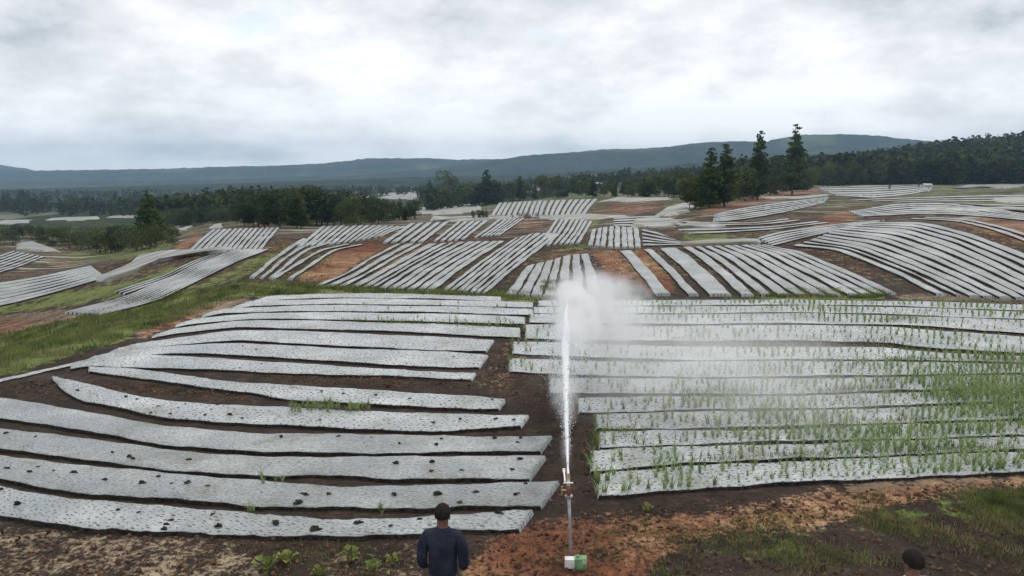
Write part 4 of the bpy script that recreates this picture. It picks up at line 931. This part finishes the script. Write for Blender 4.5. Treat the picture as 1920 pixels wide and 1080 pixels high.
# ------------------------------------------------------------------ water jet, spray and mist
mw = bpy.data.materials.new('white_water'); mw.use_nodes = True; t = NT(mw.node_tree)
pb = t.node('ShaderNodeBsdfPrincipled'); pb.inputs['Base Color'].default_value = (.92, .94, .95, 1); pb.inputs['Roughness'].default_value = .25
trn = t.node('ShaderNodeBsdfTransparent'); tl = t.node('ShaderNodeBsdfTranslucent'); tl.inputs[0].default_value = (.95, .97, .98, 1)
m1 = t.node('ShaderNodeMixShader'); m1.inputs[0].default_value = .5; t.put(m1.inputs[1], pb); t.put(m1.inputs[2], tl)
m2 = t.node('ShaderNodeMixShader'); t.put(m2.inputs[0], t.sstep(t.noise(t.vmath('MULTIPLY', opos(t), (1, .35, 1)), 16, 4), .45, .25)); t.put(m2.inputs[1], m1); t.put(m2.inputs[2], trn)
t.put(t.node('ShaderNodeOutputMaterial').inputs[0], m2)
tipw = Vector((FX, FY, FZ))+tip0+jd*.30
def jet(tt): # tt metres away from the nozzle (ground distance)
    R_ = 7.2; return Vector((tipw.x+jd.x/jd.y*tt+.012*tt*tt*.3, tipw.y+tt, tipw.z+.345*tt-(.345/(2*R_))*tt*tt))
wj = empty('water_jet', tuple(tipw), 'white jet of water rising from the sprinkler and breaking into mist', 'water jet')
def local(P): return [tuple(Vector(p)-tipw) for p in P]
m = MB(); g = random.Random(5)
ts = [6.4*(k/40)**1.25 for k in range(41)]
m.tube(local([jet(a)+Vector((g.uniform(-1, 1), 0, g.uniform(-1, 1)))*.003*a for a in ts]), [.018+.016*a**1.1*(1+.2*g.uniform(-1, 1)) if a < 3.6 else max(.004, (.018+.016*3.6**1.1)*(6.5-a)/2.9) for a in ts], 10)
m.build('water_core', mw, wj, True)
# droplets thrown off the jet
VV = []; FF = []; off = 0; gg = np.random.default_rng(3); B = np.array(MB().ball((0, 0, 0), 1, 4, 3).v); Fb = MB().ball((0, 0, 0), 1, 4, 3).f
for k in range(15000):
    a = 0.2+8.5*gg.random()**.8; spread = .02+.042*a**1.3*(1+.8*math.exp(-((a-2.9)/.5)**2))
    c = np.array(jet(min(a, 14))); c = c+gg.normal(0, 1, 3)*spread*np.array([.75, .6, .8])
    if a > 4: c[0] += abs(gg.normal(0, .13))*(a-4)*1.3
    c[2] -= abs(gg.normal(0, .16))*a*.5*(1 if a > 3.5 else .35)
    if c[2] < terrain(c[0], c[1])+.1: continue
    r = gg.uniform(.0018, .0045); VV.append(B*[r, r, r*1.8]+c-np.array(tipw)); FF += [tuple(i+off for i in f) for f in Fb]; off += len(B)
dr = mesh_np('droplets', np.concatenate(VV), FF, mw, wj); dr['kind'] = 'stuff'
def mist(name, c, r, dens_, parent, power=1.3, nsc=1.2, rot=0.0, amp=0.6):
    mt = bpy.data.materials.new('mist_'+name); mt.use_nodes = True; t = NT(mt.node_tree)
    P = t.node('ShaderNodeTexCoord').outputs['Object']
    L = t.node('ShaderNodeVectorMath', operation='LENGTH'); t.put(L.inputs[0], P)
    Ld = t.math('ADD', L.outputs['Value'], t.math('MULTIPLY', t.math('SUBTRACT', t.noise(t.vmath('MULTIPLY', opos(t), (1, .5, 1.2)), nsc*.9, 3, .6), .38), .9*amp))
    f = t.math('POWER', t.math('SUBTRACT', 1.0, Ld, clamp=True), power)
    n = t.noise(opos(t), nsc, 4, .6); f = t.math('MULTIPLY', f, t.math('ADD', 1-amp, t.math('MULTIPLY', t.sstep(n, .38, .62), 2*amp)))
    v = t.node('ShaderNodeVolumePrincipled'); v.inputs['Color'].default_value = (.97, .98, .99, 1); v.inputs['Anisotropy'].default_value = .2
    t.put(v.inputs['Density'], t.math('MULTIPLY', f, dens_)); o = t.node('ShaderNodeOutputMaterial'); t.put(o.inputs['Volume'], v)
    mo = MB().ball((0, 0, 0), 1, 20, 12).build(name, mt, parent); mo.location = tuple(Vector(c)-tipw) if parent else c; mo.scale = r; mo.rotation_euler = (0, 0, rot)
    return mo
c1 = jet(8.0); c2 = jet(5.5)
mist('mist', (c2.x+.28, c2.y+1.0, c2.z-.22), (.55, 3.2, 0.66), 5.5, wj, 1.2, 2.6, 0, .95)      # plume head along the arc
mist('mist', (c1.x+.8, c1.y+.6, c1.z-.6), (1.7, 3.4, 1.15), 1.6, wj, 1.2, 1.6, 0, .9)      # cloud drifting right
mist('mist', (c1.x+3.2, c1.y-.5, .75), (4.8, 5.6, 1.5), 0.27, wj, 1.1, .7)                   # thin veil over the crop beds
mist('mist', (tipw.x+.12, tipw.y+2.6, tipw.z+.30), (.34, 1.6, .5), .9, wj, 1.1, 2.5, 0, .6)                  # fringe low on the jet
mist('mist', (c2.x-.02, c2.y-1.5, c2.z-.15), (.42, 1.6, .55), 2.2, wj, 1.2, 3.0, 0, .8)          # widening fringe half way up
mist('mist', (tipw.x+.02, tipw.y+.7, tipw.z-.05), (.12, .7, .35), .5, wj)

# ------------------------------------------------------------------ people
M_skin, _, _ = bsdf_mat('skin', vary((0.11, 0.052, 0.038), (0.16, 0.08, 0.058), 20), .6, .35)
M_hair, _, _ = bsdf_mat('black_hair', vary((0.010, 0.008, 0.008), (0.028, 0.022, 0.020), 60), .9, .08)
def cloth(name, c1, c2): return bsdf_mat(name, vary(c1, c2, 7), .9, .15, lambda t: t.noise(opos(t), 14, 5, .6, 1.0))[0]
M_navy = cloth('navy_cloth', (0.013, 0.016, 0.028), (0.028, 0.034, 0.052)); M_trous = cloth('dark_trousers', (0.02, 0.02, 0.024), (0.04, 0.04, 0.045))
M_shirt = cloth('white_cloth', (0.62, 0.60, 0.58), (0.75, 0.73, 0.70)); M_cap = cloth('dark_cap_cloth', (0.012, 0.018, 0.028), (0.03, 0.045, 0.06)); M_shoe = cloth('black_shoe', (0.012, .012, .012), (.03, .03, .03))
def skin_obj(name, verts, edges, radii, mat, parent, root=0, sub=2):
    me = bpy.data.meshes.new(name); me.from_pydata(verts, edges, []); me.materials.append(mat); o = bpy.data.objects.new(name, me); COL.objects.link(o); o.parent = parent
    sk = o.modifiers.new('skin', 'SKIN'); sk.use_smooth_shade = True; sk.branch_smoothing = .4
    for i, r in enumerate(radii):
        d = me.skin_vertices[0].data[i]; d.radius = r if isinstance(r, tuple) else (r, r); d.use_root = (i == root)
    sb = o.modifiers.new('sub', 'SUBSURF'); sb.levels = sub; sb.render_levels = sub
    return o
def chain(Vs, Es, Rs, start, pts):
    prev = start
    for p, r in pts:
        Vs.append(p); Rs.append(r); i = len(Vs)-1
        if prev is not None: Es.append((prev, i))
        prev = i
    return prev
def person(loc, rz, label, top_mat, cap=False, sleeve_long=True):
    t = empty('person', loc, label, 'person', None, rz)
    Vs, Es, Rs = [], [], []
    pelv = chain(Vs, Es, Rs, None, [((0, 0, .96), (.15, .11))])
    sp1 = chain(Vs, Es, Rs, pelv, [((0, 0, 1.12), (.135, .10)), ((0, -.01, 1.28), (.155, .11)), ((0, -.005, 1.40), (.13, .085))])
    chain(Vs, Es, Rs, sp1, [((0, 0, 1.47), (.066, .066)), ((0, .012, 1.54), (.062, .066)), ((0, .025, 1.60), (.072, .086)), ((0, .02, 1.67), (.077, .095)), ((0, .015, 1.725), (.052, .062))])
    for s in (-1, 1):
        w_ = chain(Vs, Es, Rs, sp1, [((s*.165, 0, 1.405), .055), ((s*.205, -.02, 1.26), .046), ((s*.225, -.02, 1.11), .037), ((s*.20, .12, .98), .030), ((s*.185, .20, .93), (.022, .03))])
        # palm and five fingers
        pm = chain(Vs, Es, Rs, w_, [((s*.18, .25, .905), (.022, .036))])
        for k, (dx, L) in enumerate([(.027, .066), (.009, .074), (-.009, .069), (-.026, .055)]):
            chain(Vs, Es, Rs, pm, [((s*(.18+dx), .285, .89), .010), ((s*(.18+dx), .285+L*.5, .868), .0085), ((s*(.18+dx), .285+L*.72, .835), .007)])
        chain(Vs, Es, Rs, pm, [((s*.143, .262, .90), .011), ((s*.128, .288, .885), .009), ((s*.124, .31, .87), .0075)])
        lg = chain(Vs, Es, Rs, pelv, [((s*.095, 0, .86), .085), ((s*.105, .01, .50), .058), ((s*.11, -.015, .30), .052), ((s*.115, -.02, .09), .036)])
        chain(Vs, Es, Rs, lg, [((s*.12, .06, .045), (.042, .035)), ((s*.128, .15, .03), (.04, .022))])
    skin_obj('body', Vs, Es, Rs, M_skin, t)
    # face and ears
    m = MB()
    for s in (-1, 1): m.ball((s*.076, .005, 1.625), (.010, .020, .032), 8, 6)
    m.ball((0, .112, 1.615), (.012, .018, .026), 8, 6); m.build('face_features', M_skin, t, True)
    e = MB(); [e.ball((s*.030, .100, 1.645), (.011, .009, .008), 8, 6) for s in (-1, 1)]; e.build('eye', M_shirt, t, True)
    l_ = MB(); l_.ball((0, .107, 1.573), (.024, .008, .007), 8, 6); l_.build('mouth', M_red, t, True)
    # clothes
    V2, E2, R2 = [], [], []
    b0 = chain(V2, E2, R2, None, [((0, 0, .90), (.185, .135)), ((0, -.005, 1.05), (.17, .125)), ((0, -.012, 1.25), (.185, .13)), ((0, -.01, 1.38), (.175, .105))])
    chain(V2, E2, R2, b0, [((0, -.002, 1.455), (.115, .095)), ((0, .0, 1.53), (.082, .084))])
    for s in (-1, 1):
        chain(V2, E2, R2, b0, [((s*.165, -.003, 1.425), (.088, .082)), ((s*.222, -.02, 1.26), .072), ((s*.232, -.022, 1.10), .058)]+([((s*.215, .06, 1.02), .052)] if sleeve_long else []))
    skin_obj('jacket' if top_mat is M_navy else 'shirt', V2, E2, R2, top_mat, t)
    V3, E3, R3 = [], [], []
    c0 = chain(V3, E3, R3, None, [((0, 0, .97), (.165, .125)), ((0, 0, .88), (.165, .125))])
    for s in (-1, 1): chain(V3, E3, R3, c0, [((s*.098, 0, .78), .097), ((s*.106, .008, .50), .073), ((s*.112, -.015, .28), .066), ((s*.116, -.018, .10), .06)])
    skin_obj('trousers', V3, E3, R3, M_trous, t)
    for s in (-1, 1): MB().ball((s*.125, .055, .045), (.052, .135, .05), 12, 8).build('shoe', M_shoe, t, True)
    # hair: cap of hair over the skull, bare at the face
    hv = []; g = random.Random(4)
    m = MB(); n_, k_ = 28, 14
    cz, cy_ = 1.672, .008; rx, ry, rz_ = .088, .108, .095
    V = []
    for i in range(k_+1):
        ph = (PI*.70)*i/k_
        for k in range(n_):
            a = 2*PI*k/n_; front = max(0, math.sin(a)); lim = 1-.42*front; p = ph*lim; j = 1+g.uniform(-.025, .03)
            V.append((rx*j*math.sin(p)*math.cos(a), cy_+ry*j*math.sin(p)*math.sin(a), cz+rz_*j*math.cos(p)))
    Fc = [(i*n_+k, (i+1)*n_+k, (i+1)*n_+(k+1) % n_, i*n_+(k+1) % n_) for i in range(k_) for k in range(n_)]
    m.add(V, Fc); m.build('hair', M_hair, t, True)
    if cap:
        m = MB(); V = []
        for i in range(9):
            ph = PI*.52*i/8
            for k in range(24):
                a = 2*PI*k/24; V.append((.108*math.sin(ph)*math.cos(a), .008+.125*math.sin(ph)*math.sin(a), 1.675+.112*math.cos(ph)))
        Fc = [(i*24+k, (i+1)*24+k, (i+1)*24+(k+1) % 24, i*24+(k+1) % 24) for i in range(8) for k in range(24)]
        b = len(V)
        for k in range(24):
            a = 2*PI*k/24; V.append((.118*math.cos(a), .012+(.125+.09*max(0, math.sin(a)))*math.sin(a), 1.655))
        Fc += [(8*24+k, b+k, b+(k+1) % 24, 8*24+(k+1) % 24) for k in range(24)]
        m.add(V, Fc); o = m.build('hat', M_cap, t, True); so = o.modifiers.new('thick', 'SOLIDIFY'); so.thickness = .006
    return t
def stand(px, py, htop):
    """point on the ground where someone of height htop shows the top of the head at (px, py)"""
    d = rays([(px, py)])[0]; best = None
    for t_ in np.linspace(3, 12, 3000):
        x_, y_, z_ = d[0]*t_, d[1]*t_, HC+d[2]*t_
        if z_-terrain(x_, y_) <= htop: return x_, y_, float(terrain(x_, y_))
p1 = stand(829, 945, 1.77); print('person1', p1)
person(p1, -.08, 'person in a dark navy jacket seen from behind, watching the sprinkler', M_navy)
p2 = stand(1716, 1034, 1.76); print('person2', p2)
person(p2, .25, 'dark haired person at the bottom right edge, only the head in view', M_shirt, False, True)

# ------------------------------------------------------------------ haze
mh = bpy.data.materials.new('haze_air'); mh.use_nodes = True; t = NT(mh.node_tree)
v = t.node('ShaderNodeVolumePrincipled'); v.inputs['Color'].default_value = (.48, .72, 1.0, 1); v.inputs['Density'].default_value = 0.00018; v.inputs['Anisotropy'].default_value = .0
t.put(t.node('ShaderNodeOutputMaterial').inputs['Volume'], v)
hz = MB().box((0, 2350, 25), (11000, 4900, 290)).build('haze', mh); tag(hz, 'thin blue haze in the air over the valley and far hills', 'haze', None, 'stuff')
for k, o in PROT.items():
    if k not in used:
        for c in list(o.children): bpy.data.objects.remove(c)
        bpy.data.objects.remove(o)
